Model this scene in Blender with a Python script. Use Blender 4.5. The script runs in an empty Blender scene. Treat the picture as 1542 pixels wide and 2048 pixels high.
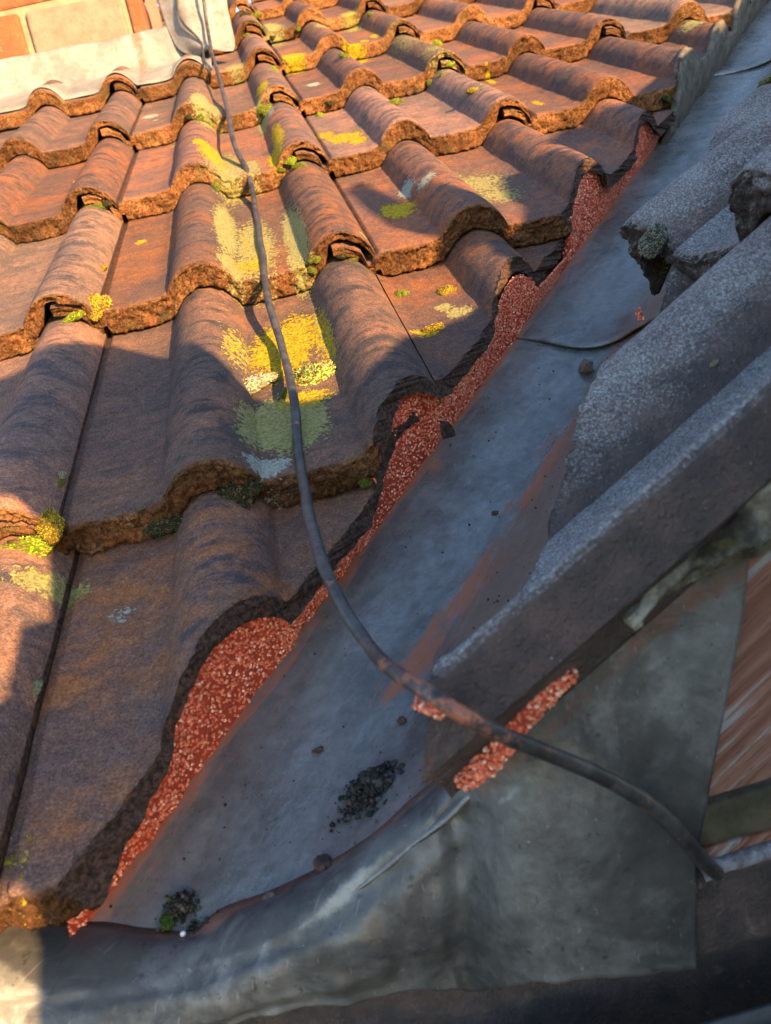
import bpy, bmesh, math, random
import numpy as np
from mathutils import Matrix, Vector

random.seed(7)
rng = np.random.default_rng(11)
S = bpy.context.scene
COL = S.collection

# ------------------------------------------------------------------ camera
CAM = np.array([0.19700937, -0.87182273, -0.06617103])
RW = np.array([[0.9707284, -0.10788856, -0.21458431],
               [-0.23210951, -0.19174386, -0.95360341],
               [0.06173768, 0.97549698, -0.21117317]])      # rows: right, down, forward
cd = bpy.data.cameras.new('camera')
cam = bpy.data.objects.new('camera', cd)
COL.objects.link(cam)
m = Matrix(((RW[0][0], -RW[1][0], -RW[2][0], CAM[0]),
            (RW[0][1], -RW[1][1], -RW[2][1], CAM[1]),
            (RW[0][2], -RW[1][2], -RW[2][2], CAM[2]),
            (0, 0, 0, 1)))
cam.matrix_world = m
cd.sensor_fit = 'AUTO'
cd.sensor_width = 36.0
cd.lens = 36.0 * 1540 / 2048
cd.clip_start = 0.01
cd.clip_end = 200
cd.dof.use_dof = True
cd.dof.focus_distance = 0.66
cd.dof.aperture_fstop = 12.0
S.camera = cam

# ------------------------------------------------------------------ light
SUN = np.array([0.5258, -0.8255, 0.2500])
SUN = SUN / np.linalg.norm(SUN)
world = bpy.data.worlds.new('World')
S.world = world
world.use_nodes = True
wn = world.node_tree
bg = wn.nodes['Background']
sky = wn.nodes.new('ShaderNodeTexSky')
sky.sky_type = 'NISHITA'
sky.sun_disc = False
sky.sun_elevation = math.asin(SUN[2])
sky.sun_rotation = math.atan2(SUN[0], SUN[1])
sky.air_density = 1.0
sky.dust_density = 0.4
sky.ozone_density = 1.4
wn.links.new(sky.outputs['Color'], bg.inputs['Color'])
bg.inputs['Strength'].default_value = 0.13
sd = bpy.data.lights.new('sun', 'SUN')
sd.energy = 5.0
sd.angle = math.radians(0.5)
sd.color = (1.0, 0.59, 0.24)
so = bpy.data.objects.new('sun', sd)
COL.objects.link(so)
so.rotation_euler = Vector(SUN).to_track_quat('Z', 'Y').to_euler()
S.view_settings.view_transform = 'Standard'
S.view_settings.look = 'None'
S.view_settings.gamma = 1.0
S.view_settings.exposure = 2.28

# ------------------------------------------------------------------ frames
P1 = math.radians(29.5)                       # pitch of the main roof
P2 = math.atan(1.2 * math.sin(P1))            # pitch of the dormer roof
X0 = 0.62
T1, T2 = math.tan(P1), math.tan(P2)
R_ = T1 / T2
QN = math.sqrt(1 + R_ * R_)
c1, s1, c2, s2 = math.cos(P1), math.sin(P1), math.cos(P2), math.sin(P2)
N1 = np.array([0, -s1, c1])
N2 = np.array([-s2, 0, c2])
O2 = np.array([X0, 0, 0])
G, T = 0.3467, 0.030                          # gauge of the courses, thickness of a tile


def M(u, v, n):
    u, v, n = np.broadcast_arrays(np.asarray(u, float), v, n)
    return np.stack([u, v * c1 - n * s1, v * s1 + n * c1], -1)


def D(a, b, h):
    a, b, h = np.broadcast_arrays(np.asarray(a, float), b, h)
    return np.stack([X0 + a * c2 - h * s2, b, a * s2 + h * c2], -1)


def ray(px, py):
    return RW.T @ np.array([(px - 771) / 1540, (py - 1024) / 1540, 1.0])


def hit(px, py, nrm, o, h):
    d = ray(px, py)
    return CAM + (h - (CAM - o) @ nrm) / (d @ nrm) * d


def on_main(px, py, n=0.0):
    return hit(px, py, N1, np.zeros(3), n)


def on_dorm(px, py, h=0.0):
    return hit(px, py, N2, O2, h)


def on_y(px, py, y):
    d = ray(px, py)
    return CAM + (y - CAM[1]) / d[1] * d


def uvn(X):
    X = np.asarray(X, float)
    return np.array([X[0], X[1] * c1 + X[2] * s1, -X[1] * s1 + X[2] * c1])


def vpos(q, s):
    """plan position from distance q off the valley line (dormer side +) and length s along it"""
    return X0 + (q + R_ * s) / QN, (-R_ * q + s) / QN


def z_lead(x, y, d=0.045, k=0.018):
    a = y * T1 - d / c1
    b = (x - X0) * T2 - d / c2
    return 0.5 * (a + b + np.sqrt((a - b) ** 2 + k * k))


# ------------------------------------------------------------------ noise
_perm = np.random.default_rng(3).permutation(512)
_perm = np.concatenate([_perm, _perm, _perm])
_grad = np.random.default_rng(4).normal(size=(512, 3))
_grad /= np.linalg.norm(_grad, axis=1)[:, None]


def pn(P, scale, seed=0):
    P = np.asarray(P, float) * scale + seed * 17.31
    i = np.floor(P).astype(int)
    f = P - i
    w = f * f * f * (f * (f * 6 - 15) + 10)
    out = 0
    for dx in (0, 1):
        for dy in (0, 1):
            for dz in (0, 1):
                h = _perm[(_perm[(_perm[(i[..., 0] + dx) & 511] + i[..., 1] + dy) & 511] + i[..., 2] + dz) & 511] & 511
                g = _grad[h]
                d = f - np.array([dx, dy, dz])
                ww = ((w[..., 0] if dx else 1 - w[..., 0]) * (w[..., 1] if dy else 1 - w[..., 1]) *
                      (w[..., 2] if dz else 1 - w[..., 2]))
                out = out + ww * (g * d).sum(-1)
    return out * 1.6


def sst(a, b, x):
    t = np.clip((x - a) / (b - a), 0, 1)
    return t * t * (3 - 2 * t)


# ------------------------------------------------------------------ object helpers
def tag(o, label=None, cat=None, group=None, kind=None):
    for k, v in (('label', label), ('category', cat), ('group', group), ('kind', kind)):
        if v:
            o[k] = v
    return o


def empty(name, loc, label, cat, group=None):
    o = bpy.data.objects.new(name, None)
    o.empty_display_size = 0.02
    o.location = loc
    COL.objects.link(o)
    return tag(o, label, cat, group)


def link(name, me, mat=None, parent=None, loc=None):
    o = bpy.data.objects.new(name, me)
    COL.objects.link(o)
    if mat is not None:
        for mm in (mat if isinstance(mat, (list, tuple)) else [mat]):
            me.materials.append(mm)
    if parent is not None:
        o.parent = parent
        o.matrix_parent_inverse = Matrix.Translation(-Vector(parent.location))
    if loc is not None:
        o.location = loc
    return o


def mesh(verts, faces, attrs=None, smooth=True):
    me = bpy.data.meshes.new('m')
    me.from_pydata([tuple(map(float, v)) for v in verts], [], faces)
    if smooth:
        me.polygons.foreach_set('use_smooth', [True] * len(me.polygons))
    for k, a in (attrs or {}).items():
        a = np.asarray(a, float)
        if a.ndim == 1:
            at = me.attributes.new(k, 'FLOAT', 'POINT')
            at.data.foreach_set('value', a.astype(np.float32))
        else:
            at = me.attributes.new(k, 'FLOAT_COLOR', 'POINT')
            at.data.foreach_set('color', np.c_[a, np.ones(len(a))].astype(np.float32).ravel())
    me.update()
    return me


def put(name, verts, faces, mat, parent=None, attrs=None, smooth=True):
    """mesh from world-space vertices, its origin at the middle of its base"""
    v = np.asarray(verts, float)
    o = v.mean(0)
    o[2] = v[:, 2].min()
    return link(name, mesh(v - o, faces, attrs, smooth), mat, parent, loc=o)


def grid_faces(nr, nc, flip=False):
    f = []
    for i in range(nr - 1):
        for j in range(nc - 1):
            q = (i * nc + j, i * nc + j + 1, (i + 1) * nc + j + 1, (i + 1) * nc + j)
            f.append(q[::-1] if flip else q)
    return f


def sheet(name, Pg, th, mat, parent=None, attrs=None, flip=False):
    """a sheet of thickness th from a grid of world points (rows, cols, 3)"""
    nr, nc, _ = Pg.shape
    du = np.gradient(Pg, axis=1)
    dv = np.gradient(Pg, axis=0)
    n = np.cross(du, dv)
    n /= np.linalg.norm(n, axis=-1)[..., None] + 1e-12
    if flip:
        n = -n
    top = Pg.reshape(-1, 3)
    bot = (Pg - n * th).reshape(-1, 3)
    N = nr * nc
    f = grid_faces(nr, nc, flip) + [tuple(N + k for k in q) for q in grid_faces(nr, nc, not flip)]
    rim = ([i for i in range(nc)] + [i * nc + nc - 1 for i in range(1, nr)] +
           [(nr - 1) * nc + i for i in range(nc - 2, -1, -1)] + [i * nc for i in range(nr - 2, 0, -1)])
    for a, b in zip(rim, rim[1:] + rim[:1]):
        q = (b, a, N + a, N + b)
        f.append(q[::-1] if flip else q)
    at = {k: np.concatenate([np.asarray(x).reshape(N, -1), np.asarray(x).reshape(N, -1)]).squeeze() for k, x in (attrs or {}).items()}
    return put(name, np.concatenate([top, bot]), f, mat, parent, at)


def spline(pts, n):
    """Catmull-Rom through pts, n samples"""
    p = np.asarray(pts, float)
    p = np.concatenate([[2 * p[0] - p[1]], p, [2 * p[-1] - p[-2]]])
    out = []
    k = len(p) - 3
    for t in np.linspace(0, k - 1e-6, n):
        i = int(t)
        f = t - i
        a, b, c, d = p[i:i + 4]
        out.append(0.5 * (2 * b + (c - a) * f + (2 * a - 5 * b + 4 * c - d) * f * f + (3 * b - a - 3 * c + d) * f ** 3))
    return np.array(out)


def tube(name, pts, rad, mat, parent=None, ns=12):
    pts = np.asarray(pts)
    tg = np.gradient(pts, axis=0)
    tg /= np.linalg.norm(tg, axis=1)[:, None]
    up = np.array([0.3, 0.2, 1.0])
    V, F = [], []
    for i, (p, t) in enumerate(zip(pts, tg)):
        a = np.cross(t, up)
        a /= np.linalg.norm(a)
        b = np.cross(t, a)
        r = rad[i] if np.ndim(rad) else rad
        for k in range(ns):
            th = 2 * math.pi * k / ns
            V.append(p + r * (math.cos(th) * a + math.sin(th) * b))
    n = len(pts)
    for i in range(n - 1):
        for k in range(ns):
            F.append((i * ns + k, i * ns + (k + 1) % ns, (i + 1) * ns + (k + 1) % ns, (i + 1) * ns + k))
    F.append(tuple(range(ns))[::-1])
    F.append(tuple(range((n - 1) * ns, n * ns)))
    return put(name, V, F, mat, parent)


def ico(sub):
    bm = bmesh.new()
    bmesh.ops.create_icosphere(bm, subdivisions=sub, radius=1)
    v = np.array([x.co[:] for x in bm.verts])
    f = [tuple(x.index for x in q.verts) for q in bm.faces]
    bm.free()
    return v, f


ICO1, ICO2, ICO3 = ico(1), ico(2), ico(3)


# ------------------------------------------------------------------ materials
class NT:
    def __init__(self, name):
        self.m = bpy.data.materials.new(name)
        self.m.use_nodes = True
        self.t = self.m.node_tree
        self.b = self.t.nodes['Principled BSDF']
        self.g = self.t.nodes.new('ShaderNodeNewGeometry')
        self.pos = self.g.outputs['Position']

    def L(self, a, b):
        self.t.links.new(a, b)

    def put(self, sock, v):
        if isinstance(v, bpy.types.NodeSocket):
            self.L(v, sock)
        elif isinstance(v, (tuple, list)):
            sock.default_value = tuple(v) + ((1.0,) if len(v) == 3 and sock.type == 'RGBA' else ())
        else:
            sock.default_value = v

    def noise(self, scale, detail=3, rough=0.55, vec=None, dist=0.0, out='Fac'):
        n = self.t.nodes.new('ShaderNodeTexNoise')
        n.inputs['Scale'].default_value = scale
        n.inputs['Detail'].default_value = detail
        n.inputs['Roughness'].default_value = rough
        n.inputs['Distortion'].default_value = dist
        self.L(vec or self.pos, n.inputs['Vector'])
        return n.outputs[out]

    def voro(self, scale, feature='F1', out='Distance', vec=None, rnd=1.0):
        n = self.t.nodes.new('ShaderNodeTexVoronoi')
        n.feature = feature
        n.inputs['Scale'].default_value = scale
        n.inputs['Randomness'].default_value = rnd
        self.L(vec or self.pos, n.inputs['Vector'])
        return n.outputs[out]

    def math(self, op, a, b=0.0, c=0.0, clamp=False):
        n = self.t.nodes.new('ShaderNodeMath')
        n.operation = op
        n.use_clamp = clamp
        for i, x in enumerate((a, b, c)):
            self.put(n.inputs[i], x)
        return n.outputs[0]

    def ramp(self, f, lo, hi, a=0.0, b=1.0):
        n = self.t.nodes.new('ShaderNodeMapRange')
        n.interpolation_type = 'SMOOTHSTEP'
        self.put(n.inputs['Value'], f)
        n.inputs['From Min'].default_value = lo
        n.inputs['From Max'].default_value = hi
        n.inputs['To Min'].default_value = a
        n.inputs['To Max'].default_value = b
        return n.outputs[0]

    def mix(self, f, a, b, mode='MIX'):
        n = self.t.nodes.new('ShaderNodeMix')
        n.data_type = 'RGBA'
        n.blend_type = mode
        self.put(n.inputs[0], f)
        self.put(n.inputs[6], a)
        self.put(n.inputs[7], b)
        return n.outputs[2]

    def attr(self, name, out='Fac'):
        n = self.t.nodes.new('ShaderNodeAttribute')
        n.attribute_name = name
        return n.outputs[out]

    def sep(self, v):
        n = self.t.nodes.new('ShaderNodeSeparateXYZ')
        self.L(v, n.inputs[0])
        return n.outputs

    def vscale(self, v, s, rot=(0, 0, 0)):
        n = self.t.nodes.new('ShaderNodeMapping')
        n.inputs['Scale'].default_value = s
        n.inputs['Rotation'].default_value = rot
        self.L(v, n.inputs['Vector'])
        return n.outputs[0]

    def bump(self, h, dist, strength=1.0, prev=None):
        n = self.t.nodes.new('ShaderNodeBump')
        n.inputs['Distance'].default_value = dist
        n.inputs['Strength'].default_value = strength
        self.put(n.inputs['Height'], h)
        if prev is not None:
            self.L(prev, n.inputs['Normal'])
        return n.outputs[0]

    def rnd(self):
        n = self.t.nodes.new('ShaderNodeObjectInfo')
        return n.outputs['Random']

    def done(self, col, rough=0.9, normal=None, metal=0.0, spec=0.3):
        self.put(self.b.inputs['Base Color'], col)
        self.put(self.b.inputs['Roughness'], rough)
        self.put(self.b.inputs['Metallic'], metal)
        self.put(self.b.inputs['Specular IOR Level'], spec)
        if normal is not None:
            self.L(normal, self.b.inputs['Normal'])
        return self.m


def mat_tile():
    k = NT('weathered_terracotta_concrete')
    big = k.noise(9, 4, 0.6)
    mid = k.noise(38, 5, 0.65)
    strv = k.vscale(k.pos, (18, 60, 60))
    streak = k.noise(1.0, 5, 0.65, strv)
    fine = k.noise(420, 3, 0.7)
    grain = k.noise(1500, 2, 0.7)
    c = k.mix(k.ramp(big, 0.35, 0.65), (0.112, 0.074, 0.064), (0.228, 0.103, 0.057))
    c = k.mix(k.ramp(mid, 0.42, 0.66, 0, 0.6), c, (0.092, 0.066, 0.064))
    sep = k.attr('roll')
    rd = k.math('MULTIPLY', k.ramp(streak, 0.46, 0.62), k.math('ADD', k.math('MULTIPLY', sep, 0.62), 0.32))
    c = k.mix(rd, c, (0.050, 0.043, 0.050))
    # worn spots where the paler body shows
    worn = k.math('MULTIPLY', k.ramp(k.noise(55, 4, 0.7), 0.60, 0.72), k.ramp(fine, 0.40, 0.6))
    c = k.mix(k.math('MULTIPLY', worn, 0.7), c, (0.36, 0.145, 0.065))
    sp = k.ramp(k.noise(640, 2, 0.6), 0.66, 0.76)
    c = k.mix(k.math('MULTIPLY', sp, 0.35), c, (0.45, 0.38, 0.33))
    dsp = k.ramp(k.noise(520, 2, 0.6), 0.60, 0.72)
    c = k.mix(k.math('MULTIPLY', dsp, 0.5), c, (0.04, 0.03, 0.03))
    sand = k.math('MULTIPLY', k.ramp(k.noise(560, 3, 0.8), 0.30, 0.70, 0.62, 1.42), k.ramp(k.noise(150, 4, 0.7), 0.3, 0.7, 0.8, 1.2))
    tint = k.math('MULTIPLY', k.ramp(k.rnd(), 0, 1, 0.82, 1.25), sand)
    hs = k.t.nodes.new('ShaderNodeHueSaturation')
    k.L(c, hs.inputs['Color'])
    k.L(tint, hs.inputs['Value'])
    k.L(k.ramp(k.math('FRACT', k.math('MULTIPLY', k.rnd(), 7.31)), 0, 1, 0.492, 0.504), hs.inputs['Hue'])
    k.L(k.ramp(k.math('FRACT', k.math('MULTIPLY', k.rnd(), 3.77)), 0, 1, 0.8, 1.12), hs.inputs['Saturation'])
    c = hs.outputs['Color']
    # granular broken front edge
    fr = k.attr('front')
    g1 = k.noise(330, 4, 0.75)
    fc = k.mix(k.ramp(g1, 0.36, 0.62), (0.060, 0.032, 0.018), (0.36, 0.165, 0.062))
    fc = k.mix(k.ramp(k.noise(60, 4, 0.65), 0.45, 0.68, 0, 0.5), fc, (0.26, 0.085, 0.036))
    fc = k.mix(k.ramp(k.noise(48, 4, 0.65, dist=0.5), 0.55, 0.70, 0, 0.6), fc, (0.15, 0.135, 0.04))
    fc = k.mix(k.ramp(k.voro(480, out='Color'), 0.80, 0.97, 0, 0.55), fc, (0.42, 0.30, 0.18))
    fc = k.mix(k.ramp(k.noise(700, 2, 0.6), 0.58, 0.70, 0, 0.75), fc, (0.03, 0.018, 0.012))
    hf = k.t.nodes.new('ShaderNodeHueSaturation')
    k.L(fc, hf.inputs['Color'])
    k.L(k.math('MULTIPLY', k.ramp(k.math('FRACT', k.math('MULTIPLY', k.rnd(), 5.13)), 0, 1, 0.7, 1.2), k.ramp(k.noise(16, 4, 0.6), 0.35, 0.65, 0.55, 1.25)), hf.inputs['Value'])
    fc = k.mix(k.ramp(k.noise(24, 5, 0.7), 0.56, 0.70, 0, 0.7), hf.outputs['Color'], (0.05, 0.040, 0.028))
    c = k.mix(fr, c, fc)
    # grime on the courses beneath the dormer, near the eaves
    # lichens
    la = k.t.nodes.new('ShaderNodeAttribute')
    la.attribute_name = 'lich'
    ls = k.sep(la.outputs['Vector'])
    ln2 = k.noise(260, 4, 0.75)
    dirt_ = k.noise(14, 4, 0.6)

    def rosette(at_, sc, seed_, base):
        vv = k.vscale(k.pos, (1, 1, 1))
        n_ = k.t.nodes.new('ShaderNodeVectorMath')
        n_.operation = 'ADD'
        k.L(vv, n_.inputs[0])
        n_.inputs[1].default_value = (seed_, seed_ * 0.7, seed_ * 1.3)
        w_ = k.t.nodes.new('ShaderNodeVectorMath')
        w_.operation = 'SCALE'
        k.L(k.noise(170, 3, 0.7, out='Color'), w_.inputs[0])
        w_.inputs['Scale'].default_value = 0.006
        p_ = k.t.nodes.new('ShaderNodeVectorMath')
        p_.operation = 'ADD'
        k.L(n_.outputs[0], p_.inputs[0])
        k.L(w_.outputs[0], p_.inputs[1])
        d1 = k.voro(sc, vec=p_.outputs[0])
        d2 = k.voro(sc * 2.6, vec=p_.outputs[0])
        dd_ = k.math('ADD', k.math('MULTIPLY', d1, 0.6), k.math('MULTIPLY', d2, 0.4))
        v_ = k.math('ADD', k.math('MULTIPLY', at_, 0.66), k.math('MULTIPLY', k.math('SUBTRACT', 0.5, dd_), 0.75))
        v_ = k.math('ADD', v_, k.math('MULTIPLY', k.math('SUBTRACT', ln2, 0.5), 0.95))
        v_ = k.math('ADD', v_, k.math('MULTIPLY', k.math('SUBTRACT', dirt_, 0.5), base))
        return k.ramp(v_, 0.42, 0.47)
    my = rosette(ls[0], 165, 0.3, 0.35)
    mp = rosette(ls[1], 190, 1.9, 0.25)
    mw = rosette(ls[2], 170, 4.1, 0.45)
    lv = k.noise(380, 3, 0.7)
    c = k.mix(mp, c, k.mix(k.ramp(lv, 0.3, 0.7), (0.20, 0.20, 0.075), (0.44, 0.41, 0.18)))
    c = k.mix(my, c, k.mix(k.ramp(lv, 0.36, 0.62), (0.25, 0.17, 0.010), (0.60, 0.45, 0.020)))
    c = k.mix(mw, c, k.mix(k.ramp(lv, 0.3, 0.7), (0.24, 0.28, 0.25), (0.46, 0.49, 0.44)))
    lsum = k.math('ADD', my, k.math('ADD', mp, mw), clamp=True)
    b1 = k.bump(grain, 0.0012, 0.55)
    b2 = k.bump(k.noise(620, 3, 0.75), 0.0022, 0.8, k.bump(fine, 0.0022, 0.7, b1))
    b3 = k.bump(k.math('MULTIPLY', fr, g1), 0.006, 1.0, b2)
    b4 = k.bump(k.math('MULTIPLY', lsum, k.math('ADD', ln2, lv)), 0.005, 1.0, b3)
    return k.done(c, 0.92, b4, spec=0.18)


def mat_cut():
    k = NT('broken_tile_edge')
    g1 = k.noise(300, 5, 0.75)
    c = k.mix(k.ramp(g1, 0.36, 0.66), (0.030, 0.022, 0.020), (0.150, 0.092, 0.070))
    c = k.mix(k.ramp(k.noise(60, 5, 0.7), 0.54, 0.70, 0, 0.75), c, (0.22, 0.075, 0.036))
    b = k.bump(k.noise(110, 4, 0.7), 0.006, 0.9)
    b = k.bump(g1, 0.006, 1.0, b)
    b = k.bump(k.noise(900, 3, 0.7), 0.0015, 0.7, b)
    return k.done(c, 0.95, b, spec=0.15)


def mat_frost():
    k = NT('frosted_dark_tile')
    mid = k.noise(40, 5, 0.65)
    c = k.mix(k.ramp(mid, 0.35, 0.68), (0.055, 0.047, 0.050), (0.105, 0.076, 0.072))
    c = k.mix(k.math('MULTIPLY', k.ramp(k.noise(45, 4, 0.7), 0.62, 0.72), 0.75), c, (0.20, 0.065, 0.035))
    c = k.mix(k.ramp(k.noise(500, 2, 0.6), 0.70, 0.76, 0, 0.6), c, (0.42, 0.40, 0.38))
    nz = k.sep(k.g.outputs['True Normal'])
    up = k.math('ADD', k.math('MULTIPLY', nz[2], 1.0), k.math('MULTIPLY', nz[1], 0.25))
    g = k.noise(560, 3, 0.8)
    g2 = k.noise(30, 5, 0.65)
    upf = k.ramp(up, -0.22, 0.55)
    f = k.math('ADD', k.math('MULTIPLY', upf, 0.37), k.math('MULTIPLY', k.math('SUBTRACT', g2, 0.5), 0.42))
    f = k.math('ADD', f, k.math('MULTIPLY', k.attr('front'), 0.14))
    m = k.ramp(k.math('ADD', f, g), 0.66, 0.98)
    c = k.mix(k.math('MULTIPLY', m, 0.85), c, k.mix(k.ramp(k.noise(900, 2, 0.7), 0.4, 0.65), (0.13, 0.13, 0.14), (0.36, 0.365, 0.385)))
    b = k.bump(g, 0.0016, 0.9)
    b = k.bump(k.noise(300, 3, 0.7), 0.003, 0.8, b)
    b = k.bump(k.noise(85, 4, 0.7), 0.005, 0.6, b)
    b = k.bump(k.math('MULTIPLY', k.attr('front'), k.noise(300, 4, 0.75)), 0.005, 0.9, b)
    return k.done(c, 0.8, b, spec=0.3)


def mat_lead(name, c0, c1_, metal, rough, patina=0.0):
    k = NT(name)
    n1 = k.noise(11, 5, 0.6, dist=0.4)
    n2 = k.noise(45, 5, 0.65)
    n3 = k.noise(260, 3, 0.7)
    c = k.mix(k.ramp(n1, 0.32, 0.68), c0, c1_)
    c = k.mix(k.ramp(n2, 0.5, 0.72, 0, 0.3), c, tuple(x * 0.55 for x in c0))
    hs = k.t.nodes.new('ShaderNodeHueSaturation')
    k.L(c, hs.inputs['Color'])
    rot0 = math.atan2(1, R_)
    al0 = k.vscale(k.pos, (1, 1, 1), (0, 0, -rot0))
    wl = k.noise(1.0, 5, 0.65, k.vscale(al0, (8, 34, 20)), 0.8)
    k.L(k.math('MULTIPLY', k.ramp(wl, 0.3, 0.7, 0.84, 1.16), k.ramp(k.noise(130, 4, 0.75), 0.3, 0.7, 0.86, 1.14)), hs.inputs['Value'])
    c = hs.outputs['Color']
    st = k.t.nodes.new('ShaderNodeAttribute')
    st.attribute_name = 'stain_light'
    ss = k.sep(st.outputs['Vector'])
    rot = math.atan2(1, R_)
    al = k.vscale(k.pos, (1, 1, 1), (0, 0, -rot))          # x along the valley
    sv = k.vscale(al, (10, 190, 60))
    streak = k.noise(1.0, 4, 0.65, sv)
    # red brick dust washed down from the foam
    mr = k.ramp(k.math('ADD', k.math('MULTIPLY', ss[0], 0.62), streak), 0.78, 1.05)
    c = k.mix(k.math('MULTIPLY', mr, 0.85), c, (0.27, 0.085, 0.04))
    # brown silt
    mb = k.ramp(k.math('ADD', k.math('MULTIPLY', ss[1], 0.62), k.math('ADD', k.math('MULTIPLY', n2, 0.5), k.math('MULTIPLY', streak, 0.5))), 0.78, 1.08)
    c = k.mix(k.math('MULTIPLY', mb, 0.85), c, (0.150, 0.082, 0.056))
    # pale oxide bloom, plus the sunlight painted on the left end of the apron
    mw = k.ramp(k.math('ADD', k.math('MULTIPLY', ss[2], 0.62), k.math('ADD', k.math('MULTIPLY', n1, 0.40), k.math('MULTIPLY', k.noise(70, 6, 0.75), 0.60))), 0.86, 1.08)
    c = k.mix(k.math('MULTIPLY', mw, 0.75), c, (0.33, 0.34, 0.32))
    c = k.mix(k.ramp(n3, 0.68, 0.76, 0, 0.5), c, (0.05, 0.045, 0.04))
    if patina:
        c = k.mix(k.ramp(k.noise(150, 4, 0.7), 0.62, 0.68, 0, 0.7), c, (0.03, 0.03, 0.028))
        c = k.mix(k.ramp(k.noise(210, 3, 0.65), 0.68, 0.72, 0, 0.6), c, (0.30, 0.29, 0.25))
        c = k.mix(k.ramp(k.noise(17, 6, 0.68, dist=0.8), 0.44, 0.58, 0, patina), c, (0.032, 0.032, 0.032))
        c = k.mix(k.ramp(k.noise(33, 4, 0.6), 0.60, 0.72, 0, 0.4), c, (0.19, 0.19, 0.175))
    scr = k.ramp(k.noise(1.0, 2, 0.5, k.vscale(al, (30, 900, 100))), 0.70, 0.76, 0, 0.22)
    c = k.mix(scr, c, (0.5, 0.52, 0.55))
    dirt = k.math('MAXIMUM', k.math('MAXIMUM', mr, mb), mw)
    rg = k.math('ADD', k.ramp(n2, 0.3, 0.7, rough - 0.10, rough + 0.14), k.ramp(n1, 0.35, 0.65, -0.06, 0.10))
    rg = k.math('ADD', rg, k.math('MULTIPLY', dirt, 0.35), clamp=True)
    b = k.bump(n2, 0.0016, 0.35)
    b = k.bump(k.noise(1.0, 4, 0.6, k.vscale(al0, (14, 36, 40))), 0.003, 0.3, b)
    b = k.bump(n3, 0.0006, 0.5, b)
    return k.done(c, rg, b, metal=k.math('MULTIPLY', k.math('SUBTRACT', 1.0, dirt), metal), spec=0.4)


def mat_simple(name, a, b_, scale, rough=0.9, bump=0.001, c3=None, metal=0.0, spec=0.3, bscale=None):
    k = NT(name)
    n = k.noise(scale, 5, 0.65)
    c = k.mix(k.ramp(n, 0.35, 0.66), a, b_)
    if c3:
        c = k.mix(k.ramp(k.noise(scale * 2.3, 4, 0.7), 0.58, 0.70), c, c3)
    bb = k.bump(k.noise(bscale or scale * 8, 3, 0.7), bump, 0.8)
    return k.done(c, rough, bb, metal=metal, spec=spec)


def mat_attr(name, rough=0.8, spec=0.3, bump=0.0):
    k = NT(name)
    n = k.t.nodes.new('ShaderNodeAttribute')
    n.attribute_name = 'col'
    nb = k.bump(k.noise(900, 2, 0.7), bump, 0.8) if bump else None
    return k.done(n.outputs['Color'], rough, nb, spec=spec)


def mat_wood():
    k = NT('peeling_red_brown_painted_wood')
    ang = math.radians(33)
    v = k.vscale(k.pos, (1, 1, 1), (0, ang, 0))
    gr = k.noise(1.0, 5, 0.6, k.vscale(v, (7, 60, 150)), 0.4)
    fi = k.noise(1.0, 4, 0.7, k.vscale(v, (40, 300, 900)))
    c = k.mix(k.ramp(gr, 0.40, 0.55), (0.17, 0.075, 0.05), (0.25, 0.13, 0.095))
    c = k.mix(k.ramp(gr, 0.565, 0.60), c, (0.27, 0.27, 0.28))
    c = k.mix(k.ramp(fi, 0.57, 0.64, 0, 0.85), c, (0.04, 0.022, 0.018))
    b = k.bump(gr, 0.003, 0.8)
    b = k.bump(fi, 0.001, 0.7, b)
    return k.done(c, 0.75, b)


def mat_cable():
    k = NT('dusty_black_cable_sheath')
    n = k.noise(70, 4, 0.7)
    c = k.mix(k.ramp(n, 0.40, 0.62), (0.018, 0.018, 0.020), (0.045, 0.045, 0.048))
    dn = k.attr('dust')
    c = k.mix(k.math('MULTIPLY', k.ramp(k.math('ADD', k.math('MULTIPLY', dn, 0.4), k.noise(120, 4, 0.75)), 0.60, 0.74), 0.9), c, (0.29, 0.10, 0.055))
    b = k.bump(k.noise(300, 3, 0.7), 0.001, 0.5)
    return k.done(c, 0.5, b, spec=0.4)


TILE, CUT, FROST = mat_tile(), mat_cut(), mat_frost()
LEAD = mat_lead('dull_blue_grey_lead', (0.140, 0.142, 0.145), (0.190, 0.190, 0.190), 0.45, 0.30)
APRON = mat_lead('mottled_dark_lead', (0.062, 0.064, 0.065), (0.145, 0.148, 0.148), 0.25, 0.45, patina=0.6)
FLASH = mat_lead('pale_sunlit_lead', (0.125, 0.125, 0.125), (0.19, 0.19, 0.187), 0.05, 0.6)
FOAM = mat_simple('red_sponge_filler', (0.50, 0.075, 0.034), (0.34, 0.052, 0.026), 120, 0.75, 0.002, (0.18, 0.035, 0.02), bscale=500)
BEAD = mat_attr('red_filler_beads', 0.42, 0.45)
MOSS = mat_attr('moss_tufts', 0.9, 0.1)
SOIL = mat_attr('damp_soil_crumbs', 0.9, 0.25, 0.001)
MORTAR = mat_simple('grey_brown_mortar', (0.13, 0.115, 0.09), (0.06, 0.054, 0.045), 34, 0.95, 0.005, (0.17, 0.15, 0.11), bscale=260)
MORTAR_D = mat_simple('black_stained_mortar', (0.018, 0.017, 0.012), (0.24, 0.22, 0.17), 34, 0.95, 0.006, (0.055, 0.05, 0.018), bscale=150)
MORTAR_B = mat_simple('cream_brick_mortar', (0.23, 0.19, 0.13), (0.18, 0.14, 0.095), 30, 0.95, 0.003, bscale=200)
BRICK = mat_simple('orange_red_brick', (0.20, 0.070, 0.030), (0.15, 0.050, 0.024), 25, 0.92, 0.003, (0.25, 0.11, 0.05), bscale=200)
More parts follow.
